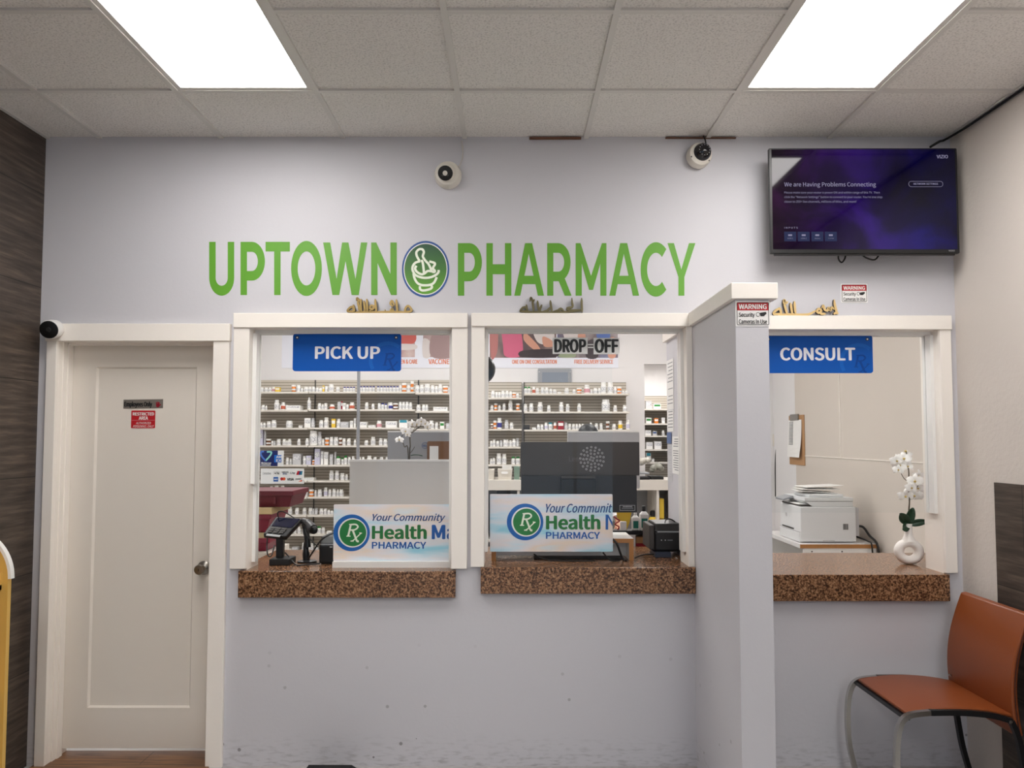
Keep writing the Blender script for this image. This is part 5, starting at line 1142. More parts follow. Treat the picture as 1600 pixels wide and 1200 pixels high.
c = P(664, 696, 1.049); part('round_badge', MB().ribbon(oval(c.x, c.z, 0.019, 0.019, 24), 0.002, 1.0475, 1.05, closed=True, sub=1), M_NAVY, t); tpart('DELL', (661, 695, 667.5, 698), 1.0494, M_NAVY, t, name='badge_text', offset=0.02)
t, *_ = monitor(887, 999.5, 674, 1.05, 0.36, 'light grey monitor back above the black monitor', M_LGREY)
x0, x1, z0, z1 = rpx((667, 689.5, 714, 760), 0.90)
t = thing('clipboard', 'brown clipboard with a white sheet standing in front of the grey monitor', 'clipboard', ((x0 + x1) / 2, 0.90, DKZ))
part('board', MB().plate(rrect(x0, x1, DKZ, z1, 0.012), 0.90, 0.906), M_BRBAG, t)
r = rpx((671, 697, 685, 740), 0.898); part('sheet', MB().box(r[0], r[1], 0.8985, 0.8995, r[2], r[3]), M_PAPER, t)

def orchid_flower(c, s, yaw, tilt, name, t, k=0):
    m = MB(); R = Matrix.Rotation(yaw, 3, 'Z') @ Matrix.Rotation(tilt, 3, 'X')
    for a, l, wd in ((90, 1.0, 0.5), (210, 1.0, 0.5), (330, 1.0, 0.5), (15, 1.05, 0.85), (165, 1.05, 0.85)):
        an = radians(a); D = Vector((cos(an), 0, sin(an))); N_ = Vector((-sin(an), 0, cos(an)))
        rows_ = []
        for i in range(6):
            f_ = i / 5; hw = wd * 0.55 * sin(pi * min(1, 0.12 + f_ * 0.86)) ** 0.8
            for sgn in (-1, -0.5, 0, 0.5, 1):
                v = D * (0.12 + f_ * (l - 0.12)) + N_ * hw * sgn + Vector((0, -0.18 * sin(pi * f_) + 0.12 * f_ * f_ + 0.10 * abs(sgn) * f_ - (0.03 if a in (15, 165) else 0), 0)); rows_.append(c + R @ (v * s))
        m.add(rows_, [(i * 5 + j, i * 5 + j + 1, i * 5 + j + 6, i * 5 + j + 5) for i in range(5) for j in range(4)])
    m.ball(c + R @ Vector((0, -0.14 * s, -0.05 * s)), 0.14 * s, 0.16 * s, 0.14 * s, 1, 10, 6)
    return part(name, m, [M_PETAL, M_POLLEN], t, smooth=True)
def leaf(t, base, d, l, wd, droop):
    d = Vector(d).normalized(); N_ = d.cross(Vector((0, 0, 1))); N_ = N_.normalized() if N_.length > 0.1 else Vector((1, 0, 0)); m = MB(); vs = []
    for i in range(9):
        f_ = i / 8; hw = wd * sin(pi * (0.06 + 0.9 * f_)) ** 0.75
        for sgn in (-1, 0, 1): vs.append(Vector(base) + d * l * f_ + Vector((0, 0, -droop * f_ * f_)) + N_ * hw * sgn + Vector((0, 0, 0.25 * wd * abs(sgn))))
    m.add(vs, [(i * 3 + j, i * 3 + j + 1, i * 3 + j + 4, i * 3 + j + 3) for i in range(8) for j in range(2)])
    o = part('leaf', m, M_LEAF, t, smooth=True); so = o.modifiers.new('thickness', 'SOLIDIFY'); so.thickness = 0.002
# orchid of the pick-up window
oy = 0.84
t = thing('potted_orchid', 'white orchid with thin stems behind the privacy panel', 'plant', (X(640, 720, oy), oy, DKZ))
c = P(640, 760, oy); pot_h = 0.13
part('pot', MB().lathe([(0.05, 0), (0.062, pot_h), (0.055, pot_h), (0.05, pot_h - 0.02)], (c.x, oy, DKZ), 'Z', 24), M_VASE, t, smooth=True)
Q = lambda a, b, d=0: P(a, b, oy + d)
part('stem', MB().tube([(c.x, oy, DKZ + 0.1), Q(640, 716), Q(641, 698), Q(641, 680), Q(648, 673), Q(658, 666), Q(666, 669), Q(670, 672)], [0.004, 0.004, 0.003, 0.0025, 0.002], 8), M_STEM, t, smooth=True)
part('stem', MB().tube([(c.x - 0.005, oy, DKZ + 0.1), Q(638, 712), Q(632, 698), Q(628, 683), Q(632, 674)], [0.0035, 0.003, 0.0025, 0.002], 8), M_STEM, t, smooth=True)
part('stem', MB().tube([Q(641, 708), Q(645, 703), Q(648, 698)], 0.002, 8), M_STEM, t, smooth=True)
for a, b, s_ in ((658, 658.5, 7), (651, 662.5, 7), (644, 662.5, 7.5), (664, 662, 6.5), (668, 667, 6), (634, 674, 8.5), (629, 671, 5.5), (637, 679, 6.5), (624, 687.5, 7), (640, 672, 6), (673, 664, 4.5)):
    orchid_flower(Q(a, b, -0.02 + random.uniform(-.02, .02)), s_ * (oy - CAMY) / F, random.uniform(-0.6, 0.6), random.uniform(-0.4, 0.4), 'flower', t)
leaf(t, Q(642, 712), (1, -0.2, 0.25), 0.075, 0.016, 0.02); leaf(t, (c.x, oy, DKZ + 0.125), (-1, 0.3, 0.5), 0.12, 0.02, 0.04); leaf(t, (c.x, oy, DKZ + 0.125), (0.6, 0.7, 0.6), 0.12, 0.02, 0.04)

# person whose dark hair shows above the light grey monitor
py0 = 2.25; hc = P(919, 674, py0)
def person():
    x = hc.x; top = Z(919, 662, py0); H = top
    t = thing('person', 'person with black hair standing behind the light grey monitor', 'person', (x, py0, 0))
    me = bpy.data.meshes.new('body'); s_ = H / 1.70
    V = [(0, 0, .93), (0, .01, 1.12), (0, .015, 1.32), (0, .02, 1.44), (0, .01, 1.50), (0, -.005, 1.58), (0, -.01, 1.63),
         (.17, .02, 1.38), (.23, .03, 1.12), (.22, -.12, .93), (-.17, .02, 1.38), (-.23, .03, 1.12), (-.22, -.12, .93), (.09, 0, .86), (.1, -.01, .48), (.1, .02, .08), (-.09, 0, .86), (-.1, -.01, .48), (-.1, .02, .08), (.1, -.12, .04), (-.1, -.12, .04),
         (.215, -.20, .90), (-.215, -.20, .90)]
    E = [(0, 1), (1, 2), (2, 3), (3, 4), (4, 5), (5, 6), (3, 7), (7, 8), (8, 9), (3, 10), (10, 11), (11, 12), (0, 13), (13, 14), (14, 15), (0, 16), (16, 17), (17, 18), (15, 19), (18, 20), (9, 21), (12, 22)]
    Rr = [.15, .13, .15, .10, .052, .075, .068, .06, .042, .03, .06, .042, .03, .09, .06, .042, .09, .06, .042, .035, .035, .03, .03]
    nb = len(V)
    for s2, wv in ((1, 21), (-1, 22)):
        bx, byy, bz_ = V[wv]
        for k, (fx, l) in enumerate(((-.026, .085), (-.009, .095), (.009, .09), (.026, .075))):
            V += [(bx + fx * .8, byy - .035, bz_ - .005), (bx + fx, byy - .035 - l * .55, bz_ - .02), (bx + fx, byy - .035 - l, bz_ - .05)]; i = len(V) - 3; E += [(wv, i), (i, i + 1), (i + 1, i + 2)]; Rr += [.010, .009, .008]
        V += [(bx - s2 * .032, byy - .01, bz_ - .005), (bx - s2 * .05, byy - .045, bz_ - .025)]; i = len(V) - 2; E += [(wv, i), (i, i + 1)]; Rr += [.011, .009]
    me.from_pydata([(a * s_, b * s_, c_ * s_) for a, b, c_ in V], E, [])
    o = bpy.data.objects.new('body', me); COL.objects.link(o); o.location = (0, 0, 0)
    sk = o.modifiers.new('skin', 'SKIN'); sk.use_smooth_shade = True
    if not me.skin_vertices: pass
    lay = me.skin_vertices[0].data if me.skin_vertices else None
    if lay:
        for i, v in enumerate(lay): v.radius = (Rr[i] * s_, Rr[i] * s_ * (0.72 if i < 4 else 1.0)); v.use_root = (i == 0)
    sd = o.modifiers.new('smooth', 'SUBSURF'); sd.levels = 2; sd.render_levels = 2
    me.materials.append(M_SKIN); o.parent = t; WLOC[o.name] = WLOC[t.name]
    base = Vector((x, py0, 0)); hz = top - 0.098
    hm = MB(); hm.ball((x, py0 + 0.0, hz), 0.078, 0.095, 0.106, 0, 24, 18)
    part('hair', MB().ball((x, py0 + 0.012, hz + 0.012), 0.083, 0.098, 0.086, 0, 24, 16), M_HAIR, t, smooth=True)
    # face
    f_ = MB().ball((x, py0 - 0.012, hz - 0.03), 0.068, 0.085, 0.088, 0, 24, 18)
    f_.ball((x, py0 - 0.098, hz - 0.045), 0.010, 0.014, 0.02, 0, 10, 8)
    for s2 in (-1, 1): f_.ball((x + s2 * 0.072, py0, hz - 0.035), 0.01, 0.018, 0.028, 0, 10, 8)
    part('face', f_, M_SKIN, t, smooth=True)
    e_ = MB()
    for s2 in (-1, 1): e_.ball((x + s2 * 0.028, py0 - 0.088, hz - 0.028), 0.011, 0.006, 0.006, 0, 10, 8)
    part('eyes', e_, M_BLACK, t, smooth=True)
    part('mouth', MB().ball((x, py0 - 0.088, hz - 0.085), 0.02, 0.006, 0.005, 0, 12, 8), M_ROSE, t, smooth=True)
    part('white_coat', MB().lathe([(0.195, 0.66), (0.185, 0.9), (0.17, 1.08), (0.185, 1.28), (0.192, 1.36 * s_), (0.175, 1.42 * s_), (0.11, 1.475 * s_), (0.066, 1.505 * s_)], (x, py0 + 0.015, 0), 'Z', 28, sy=0.72), M_COAT, t, smooth=True)
    for s2 in (-1, 1):
        part('sleeve', MB().tube([(x + s2 * .09, py0 + .02, 1.415 * s_), (x + s2 * .165, py0 + .02, 1.375 * s_), (x + s2 * .21, py0 + .03, 1.25 * s_), (x + s2 * .232, py0 + .03, 1.12 * s_), (x + s2 * .22, py0 - .1, .96 * s_)], [.062, .075, .064, .056, .05], 14), M_COAT, t, smooth=True)
        part('trouser_leg', MB().tube([(x + s2 * .085, py0, .92), (x + s2 * .1, py0, .48), (x + s2 * .1, py0 + .02, .07)], [.105, .085, .07], 14), M_TROUS, t, smooth=True)
person()

# ---- things on the pick-up counter
def cable(pts, r, label, mt=None, name='cable'): solo(name, MB().tube(pts, r, 8), mt or M_CABLE, label, 'cable', 'counter cables', smooth=True)
# totes stacked on a crate at the left
def tote(px0, px1, pyt, pyb, yy, label, k, mt, zb=None):
    a, b, z0, z1 = rpx((px0, pyt, px1, pyb), yy); z0 = zb if zb is not None else z0; d = 0.34; h = z1 - z0
    t = thing('storage_tote', label, 'tote', ((a + b) / 2, yy + d / 2, z0), 'burgundy totes stacked behind the pick-up counter')
    i = 0.03
    m = MB().hexa([(a + i, yy + i, z0), (b - i, yy + i, z0), (b - i, yy + d - i, z0), (a + i, yy + d - i, z0)], [(a + 0.008, yy + 0.008, z1 - 0.025), (b - 0.008, yy + 0.008, z1 - 0.025), (b - 0.008, yy + d - 0.008, z1 - 0.025), (a + 0.008, yy + d - 0.008, z1 - 0.025)])
    part('tub', m, mt, t, bevel=0.004); part('rim', MB().box(a, b, yy, yy + d, z1 - 0.03, z1), mt, t, bevel=0.004)
    for q in range(3): part('rib', MB().box(a + (b - a) * (0.25 + 0.25 * q) - 0.006, a + (b - a) * (0.25 + 0.25 * q) + 0.006, yy + 0.010, yy + 0.035, z0 + 0.02, z1 - 0.04), mt, t)
    return z1
ty = 0.71
a, b = X(325, 850, ty) + 0.005, X(421, 850, ty) + 0.01
solo('low_cabinet', MB().box(a, b, ty - 0.01, ty + 0.36, 0, C1 - 0.021), M_SHELF, 'white cabinet carrying the burgundy totes', 'cabinet', bevel=0.003)
zt3 = tote(330, 421, 841, 872, ty, 'lowest burgundy tote of the stack behind the pick-up counter', 3, M_TOTE, zb=C1 - 0.02)
zt2b = Z(400, 833, ty); 
t = thing('paper_stack', 'stack of cream papers on the lowest burgundy tote', 'paper', (X(380, 840, ty), ty + 0.17, zt3)); a, b = X(334, 840, ty), X(418, 840, ty)
n = 5
for i in range(n): part('sheet_bundle', MB().box(a + 0.004 * (i % 2), b - 0.004 * ((i + 1) % 2), ty + 0.01, ty + 0.33, zt3 + (zt2b - zt3) * i / n, zt3 + (zt2b - zt3) * (i + 0.85) / n), mat('cream_paper', (206, 190, 150), 0.7), t)
zt2 = tote(332, 423, 803.5, 833, ty, 'middle burgundy tote with a tan lid under the top tote', 2, M_TOTE, zb=zt2b)
a, b = X(330, 800, ty), X(426, 800, ty); zl2 = Z(400, 793.5, ty)
solo('tote_lid', MB().hexa([(a, ty - 0.01, zt2), (b, ty - 0.01, zt2), (b, ty + 0.35, zt2), (a, ty + 0.35, zt2)], [(a + 0.01, ty, zl2), (b - 0.01, ty, zl2), (b - 0.01, ty + 0.34, zl2), (a + 0.01, ty + 0.34, zl2)]), mat('tan_lid', (190, 168, 124), 0.6), 'tan lid of papers on the middle burgundy tote', 'lid', bevel=0.003)
tote(340, 458, 767, 798, ty + 0.02, 'topmost burgundy tote with a wide rim behind the payment sticker', 1, M_TOTE2, zb=zl2)
# the top tote's rim
CT = C1
def terminal():
    yy = 0.16
    c = P(437, 877, yy); t = thing('payment_terminal', 'black payment terminal on a tilted stand behind the pick-up window', 'terminal', (c.x, yy, CT))
    x0, x1, z0, z1 = rpx((420, 872, 452, 882.5), yy - 0.04)
    part('base', MB().box(x0, x1, yy - 0.04, yy + 0.08, CT, CT + 0.032), M_BLACKM, t, bevel=0.004)
    x0, x1 = X(431, 850, yy), X(442, 850, yy); part('pole', MB().box(x0, x1, yy, yy + 0.035, CT + 0.03, Z(437, 838, yy)), M_BLACK, t, bevel=0.003)
    c0 = P(411, 834, yy - 0.03); c1 = P(447, 838, yy - 0.03); c2 = P(473, 810, yy + 0.08); c3 = P(431, 807, yy + 0.08)
    nrm = (c1 - c0).cross(c3 - c0).normalized()
    if nrm.y > 0: nrm = -nrm
    q = [c0, c1, c2, c3]; part('housing', MB().hexa([p - nrm * 0.03 for p in q], q), M_BLACK, t, bevel=0.006)
    def on(u, v): return c0 * (1 - u) * (1 - v) + c1 * u * (1 - v) + c2 * u * v + c3 * (1 - u) * v
    sc = [on(.1, .45), on(.92, .45), on(.92, .95), on(.1, .95)]; part('screen', MB().hexa([p + nrm * 0.001 for p in sc], [p + nrm * 0.002 for p in sc]), M_TERM, t)
    for i in range(3):
        for j in range(3): k_ = [on(.14 + .24 * j, .1 + .1 * i), on(.3 + .24 * j, .1 + .1 * i), on(.3 + .24 * j, .17 + .1 * i), on(.14 + .24 * j, .17 + .1 * i)]; part('key', MB().hexa([p + nrm * 0.001 for p in k_], [p + nrm * 0.004 for p in k_]), M_DGREY, t)
    part('cord', MB().tube([on(.15, .9) + nrm * 0.002, P(434, 801, .22), P(440, 799, .23), P(448, 802, .24), on(.7, .97) + nrm * 0.002], 0.003, 8), M_CABLE, t, smooth=True)
    part('card_slot', MB().hexa([on(.15, -.02), on(.75, -.02), on(.75, .02), on(.15, .02)], [p - nrm * 0.004 for p in (on(.15, -.05), on(.75, -.05), on(.75, -.02), on(.15, -.02))]), M_LGREY, t)
terminal()
def scanner():
    yy = 0.22; c = P(480, 875, yy); t = thing('barcode_scanner', 'black hand scanner resting in a stand beside the payment terminal', 'scanner', (c.x, yy, CT))
    S = lambda a, b, d=0: P(a, b, yy + d)
    part('stand_base', MB().lathe([(0.05, 0), (0.05, 0.008), (0.02, 0.014)], (c.x, yy, CT), 'Z', 24, sy=0.8), M_BLACK, t, smooth=True)
    part('stand_arm', MB().tube([(c.x - 0.004, yy, CT + 0.01), S(478, 856), S(480, 842)], [0.018, 0.014, 0.012], 12), M_BLACK, t, smooth=True)
    part('grip', MB().tube([S(481, 855), S(480, 842), S(478, 828), S(477, 818)], [0.016, 0.015, 0.017, 0.018], 12), M_BLACK, t, smooth=True)
    part('head', MB().tube([S(474, 814, .03), S(481, 818, 0), S(489, 827, -.04)], [0.017, 0.022, 0.026], 14), mat('scanner_grey', (52, 50, 52), 0.35), t, smooth=True)
    part('window', MB().ball(S(490, 828, -.045), 0.022, 0.012, 0.022, 0, 14, 10), M_BLACKG, t, smooth=True)
scanner()
def printer_block(name, px0, px1, pyt, pyb, yy, d, label, zb):
    a, b, z0, z1 = rpx((px0, pyt, px1, pyb), yy); z0 = zb
    t = thing(name, label, 'printer', ((a + b) / 2, yy + d / 2, z0))
    h = z1 - z0
    part('body', MB().box(a, b, yy, yy + d, z0 + 0.004, z0 + h * 0.72), M_BLACK, t, bevel=0.008); part('cover', MB().hexa([(a, yy + 0.004, z0 + h * 0.73), (b, yy + 0.004, z0 + h * 0.73), (b, yy + d, z0 + h * 0.73), (a, yy + d, z0 + h * 0.73)], [(a + 0.006, yy + 0.03, z1), (b - 0.006, yy + 0.03, z1), (b - 0.006, yy + d - 0.01, z1), (a + 0.006, yy + d - 0.01, z1)]), M_BLACK, t, bevel=0.006)
    part('paper_slot', MB().box(a + 0.012, b - 0.012, yy - 0.001, yy + 0.01, z0 + h * 0.70, z0 + h * 0.74), M_GREYP, t)
    part('foot', MB().box(a + 0.01, b - 0.01, yy + 0.01, yy + d - 0.01, z0, z0 + 0.004), M_BLACKM, t)
    return t, a, b, z0, z1
t, a, b, z0, z1 = printer_block('receipt_printer', 498, 545, 839, 883, 0.16, 0.19, 'black receipt printer half hidden by the pick-up banner', CT)
part('status_light', MB().box(a + 0.055, a + 0.068, 0.158, 0.162, z0 + 0.085, z0 + 0.09), M_LGREY, t)
T = lambda a, b, d=0.16: P(a, b, d)
cable([T(418, 838, .2), T(417, 856, .15), T(419, 868, .13), T(424, 868, .14), T(429, 852, .2)], 0.0035, 'black cable looping below the left side of the payment terminal')
cable([T(441, 860, .22), T(450, 868, .2), (T(462, 876, .12).x, .12, CT + 0.006), (T(475, 878, .1).x, .11, CT + 0.006), (T(498, 874, .13).x, .15, CT + 0.006)], 0.0038, 'black cable along the counter from the terminal to the receipt printer')
cable([T(477, 826, .2), T(481, 838, .16), T(490, 848, .15), T(497, 855, .15)], 0.003, 'thin black cord hanging from the hand scanner')
cable([T(482, 873, .16), T(489, 862, .13), T(500, 846, .13), T(510, 838, .13), T(522, 832, .14)], 0.0042, 'thick black cord rising from the scanner base behind the banner')
# papers and trays low behind the counter
# ---- things on the drop-off counter
CD = C2
def riser():
    ya, yb = 0.17, 0.43; z1 = Z(970, 841.5, ya); x0, x1 = X(768, 870, ya), X(990, 870, ya)
    t = thing('monitor_riser', 'white monitor riser with wood edges on the drop-off counter', 'riser', ((x0 + x1) / 2, (ya + yb) / 2, CD))
    part('top_board', MB().box(x0, x1, ya, yb, z1 - 0.022, z1), M_WHITE, t); part('front_edge', MB().box(x0, x1, ya - 0.002, ya, z1 - 0.022, z1 - 0.0005), M_WOODE, t)
    for xx in (x0, x1 - 0.023):
        lg = part('leg', MB().box(xx, xx + 0.023, ya, yb, CD, z1 - 0.022), M_WHITE, t); part('leg_edge', MB().box(xx, xx + 0.023, ya - 0.002, ya, CD, z1 - 0.022), M_WOODE, lg)
    zb = Z(970, 868, ya + 0.1); part('back_board', MB().box(x0 + 0.023, x1 - 0.023, ya + 0.1, ya + 0.115, zb, z1 - 0.022), M_WHITE, t)
    return z1, x0, x1
rz1, rx0_, rx1_ = riser()
a, b = X(834, 878, 0.2), X(983, 878, 0.2); solo('docking_station', MB().box(a, b - 0.024, 0.19, 0.4, CD, Z(900, 868, 0.27) - 0.004), M_BLACKM, 'low black box under the white monitor riser', 'device', bevel=0.004)
def lenovo():
    yy = 0.34; x0, x1 = X(813.5, 760, yy), X(999.5, 760, yy); zt = Z(905, 690.5, yy); zm = Z(905, 743, yy); zb = Z(905, 800.5, yy); cx = (x0 + x1) / 2
    t = thing('computer_monitor', 'large black monitor back behind the drop-off glass', 'monitor', (cx, yy, rz1))
    part('upper_shell', MB().plate(rrect(x0, x1, zm, zt, 0.006), yy, yy + 0.03), mat('monitor_charcoal', (62, 57, 55), 0.5), t, bevel=0.002)
    xr = X(995, 760, yy - 0.012)
    part('lower_shell', MB().box(x0 + 0.002, xr, yy - 0.012, yy + 0.028, zb, zm), mat('monitor_black', (34, 33, 35), 0.4), t, bevel=0.002)
    part('display', MB().box(x0 + 0.01, xr - 0.01, yy + 0.03, yy + 0.032, zb + 0.03, zt - 0.01), M_BLACKG, t)
    r = rpx((877, 748, 931, 838), yy - 0.03); part('stand', MB().box(r[0], r[1], yy - 0.03, yy - 0.010, rz1 + 0.008, r[3]), M_BLACK, t, bevel=0.003)
    r2 = rpx((877, 743.5, 930, 747.5), yy - 0.034); part('stand_cap', MB().box(r2[0], r2[1], yy - 0.034, yy - 0.01, r2[2], r2[3]), M_DGREY, t)
    part('stand_base', MB().box(cx - 0.12, cx + 0.12, yy - 0.09, yy + 0.06, rz1, rz1 + 0.010), M_BLACK, t, bevel=0.002)
    tpart('Lenovo', (889, 713.5, 921, 721), yy - 0.0004, mat('faint_grey_text', (92, 88, 88), 0.4), t, name='badge_text', offset=0.0)
    lb = rpx((968.5, 789.5, 992, 797.5), yy - 0.0125); l_ = part('warning_label', MB().ribbon(rrect(*lb, 0.001), 0.0016, yy - 0.0130, yy - 0.012, closed=True, sub=1), M_LGREY, t)
    tpart('WARNING', (973, 790.6, 988, 792.6), yy - 0.0122, M_LGREY, l_, name='label_text', offset=0.02); q = rpx((971.5, 793.6, 989.5, 795), yy - 0.012); part('print_line', MB().box(q[0], q[1], yy - 0.0127, yy - 0.012, q[2], q[3]), M_GINK, l_)
lenovo()
# black topped cabinet behind the riser with jugs and boxes
KY = 0.70; kz = Z(985, 829.5, KY)
x0, x1 = X(935, 830, KY), X(1022, 830, KY)
t = thing('side_cabinet', 'small white cabinet with a black top behind the label printer', 'cabinet', ((x0 + x1) / 2, KY + 0.04, 0))
part('top_board', MB().box(x0, x1, KY, KY + 0.098, kz - 0.022, kz), M_BLACK, t); xs = X(989, 850, KY)
for xx, ww in ((x0, 0.02), (xs - 0.015, 0.03), (x1 - 0.018, 0.018)): part('side_panel', MB().box(xx, xx + ww, KY, KY + 0.095, 0, kz - 0.022), M_WHITE, t)
part('back_panel', MB().box(x0, x1, KY + 0.088, KY + 0.098, 0, kz - 0.022), M_OFFW, t); kb2 = Z(1005, 859, KY)
part('shelf', MB().box(x0, x1, KY + 0.002, KY + 0.088, kb2 - 0.015, kb2), M_OFFW, t)
boxthing('carton', 994, 1014, 849, 859, KY + 0.01, 0.07, M_CRIM, 'dark red box on the white cabinet shelf behind the label printer', 'box', zb=kb2)
zc_ = Z(1005, 849, KY + 0.01); boxthing('carton', 994, 1015, 839, 849, KY + 0.012, 0.07, M_CARD, 'brown cardboard box on top of the dark red box', 'box', zb=zc_)
def jug(px0, px1, pyt, pyb, yy, label, capm, mark):
    a, b, z0, z1 = rpx((px0, pyt, px1, pyb), yy); z0 = kz; cx = (a + b) / 2; h = z1 - z0; w2 = (b - a) / 2
    t = thing('chemical_jug', label, 'jug', (cx, yy + w2, z0), 'white jugs on the black topped cabinet')
    part('body', MB().box(a, b, yy, yy + 2 * w2 * 0.8, z0, z0 + h * 0.66).hexa([(a, yy, z0 + h * .66), (b, yy, z0 + h * .66), (b, yy + 1.6 * w2, z0 + h * .66), (a, yy + 1.6 * w2, z0 + h * .66)], [(cx - w2 * .45, yy + .3 * w2, z0 + h * .78), (cx + w2 * .45, yy + .3 * w2, z0 + h * .78), (cx + w2 * .45, yy + 1.3 * w2, z0 + h * .78), (cx - w2 * .45, yy + 1.3 * w2, z0 + h * .78)]), M_WHITE, t, bevel=0.006)
    part('cap', MB().lathe([(w2 * .42, 0), (w2 * .42, h * .2), (w2 * .36, h * .22)], (cx, yy + w2 * .8, z0 + h * .78), 'Z', 18), capm, t, smooth=True)
    part('label', MB().box(a + w2 * .3, b - w2 * .3, yy - 0.001, yy + 0.002, z0 + h * .12, z0 + h * .5), mark, t)
jug(1000.5, 1013.5, 791, 829, KY + 0.008, 'white jug with a black cap and green label beside the label printer', M_BLACK, mat('bottle_green', (20, 110, 96), 0.4))
jug(988, 999, 799, 829, KY + 0.012, 'white jug with a small green label behind the black monitor corner', M_WHITE, mat('bottle_green', (20, 110, 96), 0.4))
a, b, z0, z1 = rpx((963.5, 800, 987, 818), 0.55)
m = MB(); m.plate([(a, z1), (a + 0.004, z0 + 0.035), (a + 0.03, z0 + 0.01), (a + 0.05, z0), (b - 0.01, z0 + 0.006), (b - 0.002, z1)][::-1], KY + 0.03, KY + 0.036)
yb_ = KY + 0.03; a, b, z0, z1 = rpx((963.5, 799, 987, 829), yb_); zlow = Z(975, 817, yb_)
solo('yellow_envelope', MB().plate([(a, z1), (a + 0.004, zlow + 0.03), (a + 0.03, zlow + 0.004), (a + 0.045, kz), (b - 0.03, kz), (b - 0.012, zlow + 0.004), (b, z1)][::-1], yb_, yb_ + 0.006), M_YEL, 'yellow folder leaning below the black monitor corner', 'folder')
q = P(968, 829, KY + 0.02); boxthing('medicine_carton', 969.5, 979, 815, 829, KY + 0.005, 0.02, M_WHITE, 'small white box in front of the yellow folder', 'box', zb=kz)
m = MB().tube([P(959, 807, KY + .01), P(964, 811, KY + .01), P(968, 814, KY + .01), P(961, 819, KY + .01), P(967, 823, KY + .01), (P(965, 828, KY + .01).x, KY + .012, kz + 0.004)], 0.004, 8)
solo('ribbon_loop', m, M_CRIM, 'dark red ribbon loop beside the banner edge', 'ribbon', smooth=True)
# yellow bottle in the cubby
by2 = BY + 0.12
q = P(1020.5, 817, by2); zz0 = 0.602
solo('cleaner_bottle', MB().lathe([(0.05, 0), (0.055, 0.01), (0.055, 0.17), (0.03, 0.21), (0.022, 0.22), (0.03, 0.225), (0.03, 0.26), (0.02, 0.27)], (q.x, by2, zz0), 'Z', 20, mats=[0, 0, 0, 1, 1, 1, 1]), [M_YEL, M_BLACK], 'yellow bottle with a black top in the cubby behind the label printer', 'bottle', smooth=True)
# label printer on a small plinth
yy = 0.27; zp = CD + 0.028
a, b = X(1024, 880, yy - 0.02), X(1049, 880, yy - 0.02)
solo('plinth', MB().box(a, b, yy - 0.02, yy + 0.12, CD, zp), mat('slate_blue', (44, 52, 70), 0.5), 'dark blue block under the black label printer', 'block', bevel=0.003)
t, a, b, z0, z1 = printer_block('label_printer', 1024, 1067, 819, 873, yy, 0.24, 'black label printer with cables at the right of the drop-off counter', zp)
part('side_panel', MB().box(a - 0.028, a - 0.001, yy + 0.01, yy + 0.22, z0 + 0.01, z0 + (z1 - z0) * 0.95), M_DGREY, t, bevel=0.005)
q = rpx((1043, 843.3, 1051, 844.9), yy); part('badge', MB().box(q[0], q[1], yy - 0.001, yy + 0.001, q[2], q[3]), M_GINK, t)
for px in (1033.5, 1039.5): q = P(px, 844, yy); part('button', MB().lathe([(0.003, 0), (0.003, 0.002)], (q.x, yy, q.z), 'Y', 10), M_LGREY, t)
E_ = lambda a, b, d: P(a, b, d)
cable([E_(1039, 822, .3), E_(1040, 813, .34), E_(1047, 811, .36), E_(1055, 816, .36), E_(1052, 821, .36)], 0.0032, 'thin black cord arching over the label printer')
cable([E_(957, 842, .155), E_(964, 850, .15), E_(970, 866, .15), E_(975, 876, .15), (E_(980, 880, .13).x, .14, CD + 0.006)], 0.0055, 'thick black cable hanging from the riser front')
cable([E_(942, 863, .15), E_(948, 870, .14), (E_(956, 878, .12).x, .13, CD + 0.006), (E_(970, 880, .12).x, .14, CD + 0.006)], 0.004, 'black cable dropping below the banner edge')
cable([(E_(834, 872, .15).x, .155, E_(834, 866, .15).z), (E_(850, 880, .13).x, .14, CD + 0.012), (E_(880, 882, .12).x, .13, CD + 0.005), (E_(930, 882, .12).x, .13, CD + 0.005)], 0.0035, 'black cable lying under the banner on the drop-off counter')
cable([E_(992, 872, .2) * 1, (E_(1005, 873, .2).x, .22, CD + 0.02), (E_(1024, 873, .2).x, .24, CD + 0.02)], 0.0035, 'black cable between the riser leg and the label printer')
cable([E_(1064, 870, .24), E_(1063, 876, .23), (E_(1056, 879, .22).x, .22, CD + 0.006)], 0.003, 'white cord beside the label printer', M_WCABLE)
# riser cable heads
# papers on the inner end of the partition
fx = PX0 - 0.0015
def sheet(px0, px1, pyt, pyb, label, mt, lines=0, lmt=None, order=0):
    ya = CAMY + (fx) * F / (px1 - PCX); yb = CAMY + (fx) * F / (px0 - PCX); ya, yb = max(ya, WT + 0.002), min(yb, 0.597)
    zt_, zb_ = Z((px0 + px1) / 2, pyt, (ya + yb) / 2), Z((px0 + px1) / 2, pyb, (ya + yb) / 2); xx = fx - 0.0012 * order
    t = thing('taped_paper', label, 'paper', (xx, (ya + yb) / 2, zb_), 'papers taped to the inner partition')
    part('sheet', MB().box(xx - 0.0006, xx, ya, yb, zb_, zt_), mt, t)
    if lines:
        m = MB()
        for i in range(lines):
            if random.random() < 0.12: continue
            z = zt_ - (zt_ - zb_) * (0.07 + 0.88 * i / lines); m.box(xx - 0.0010, xx - 0.0005, ya + 0.02, yb - 0.02 - random.random() * 0.04, z - 0.0022, z + 0.0022)
        part('print_lines', m, lmt or M_GINK, t)
sheet(1038, 1053, 562, 640, 'upper white printed sheet taped to the inner partition', M_PAPER, 12)
sheet(1038, 1052.5, 641, 674, 'small white printed sheet below the upper taped sheet', M_PAPER, 6)
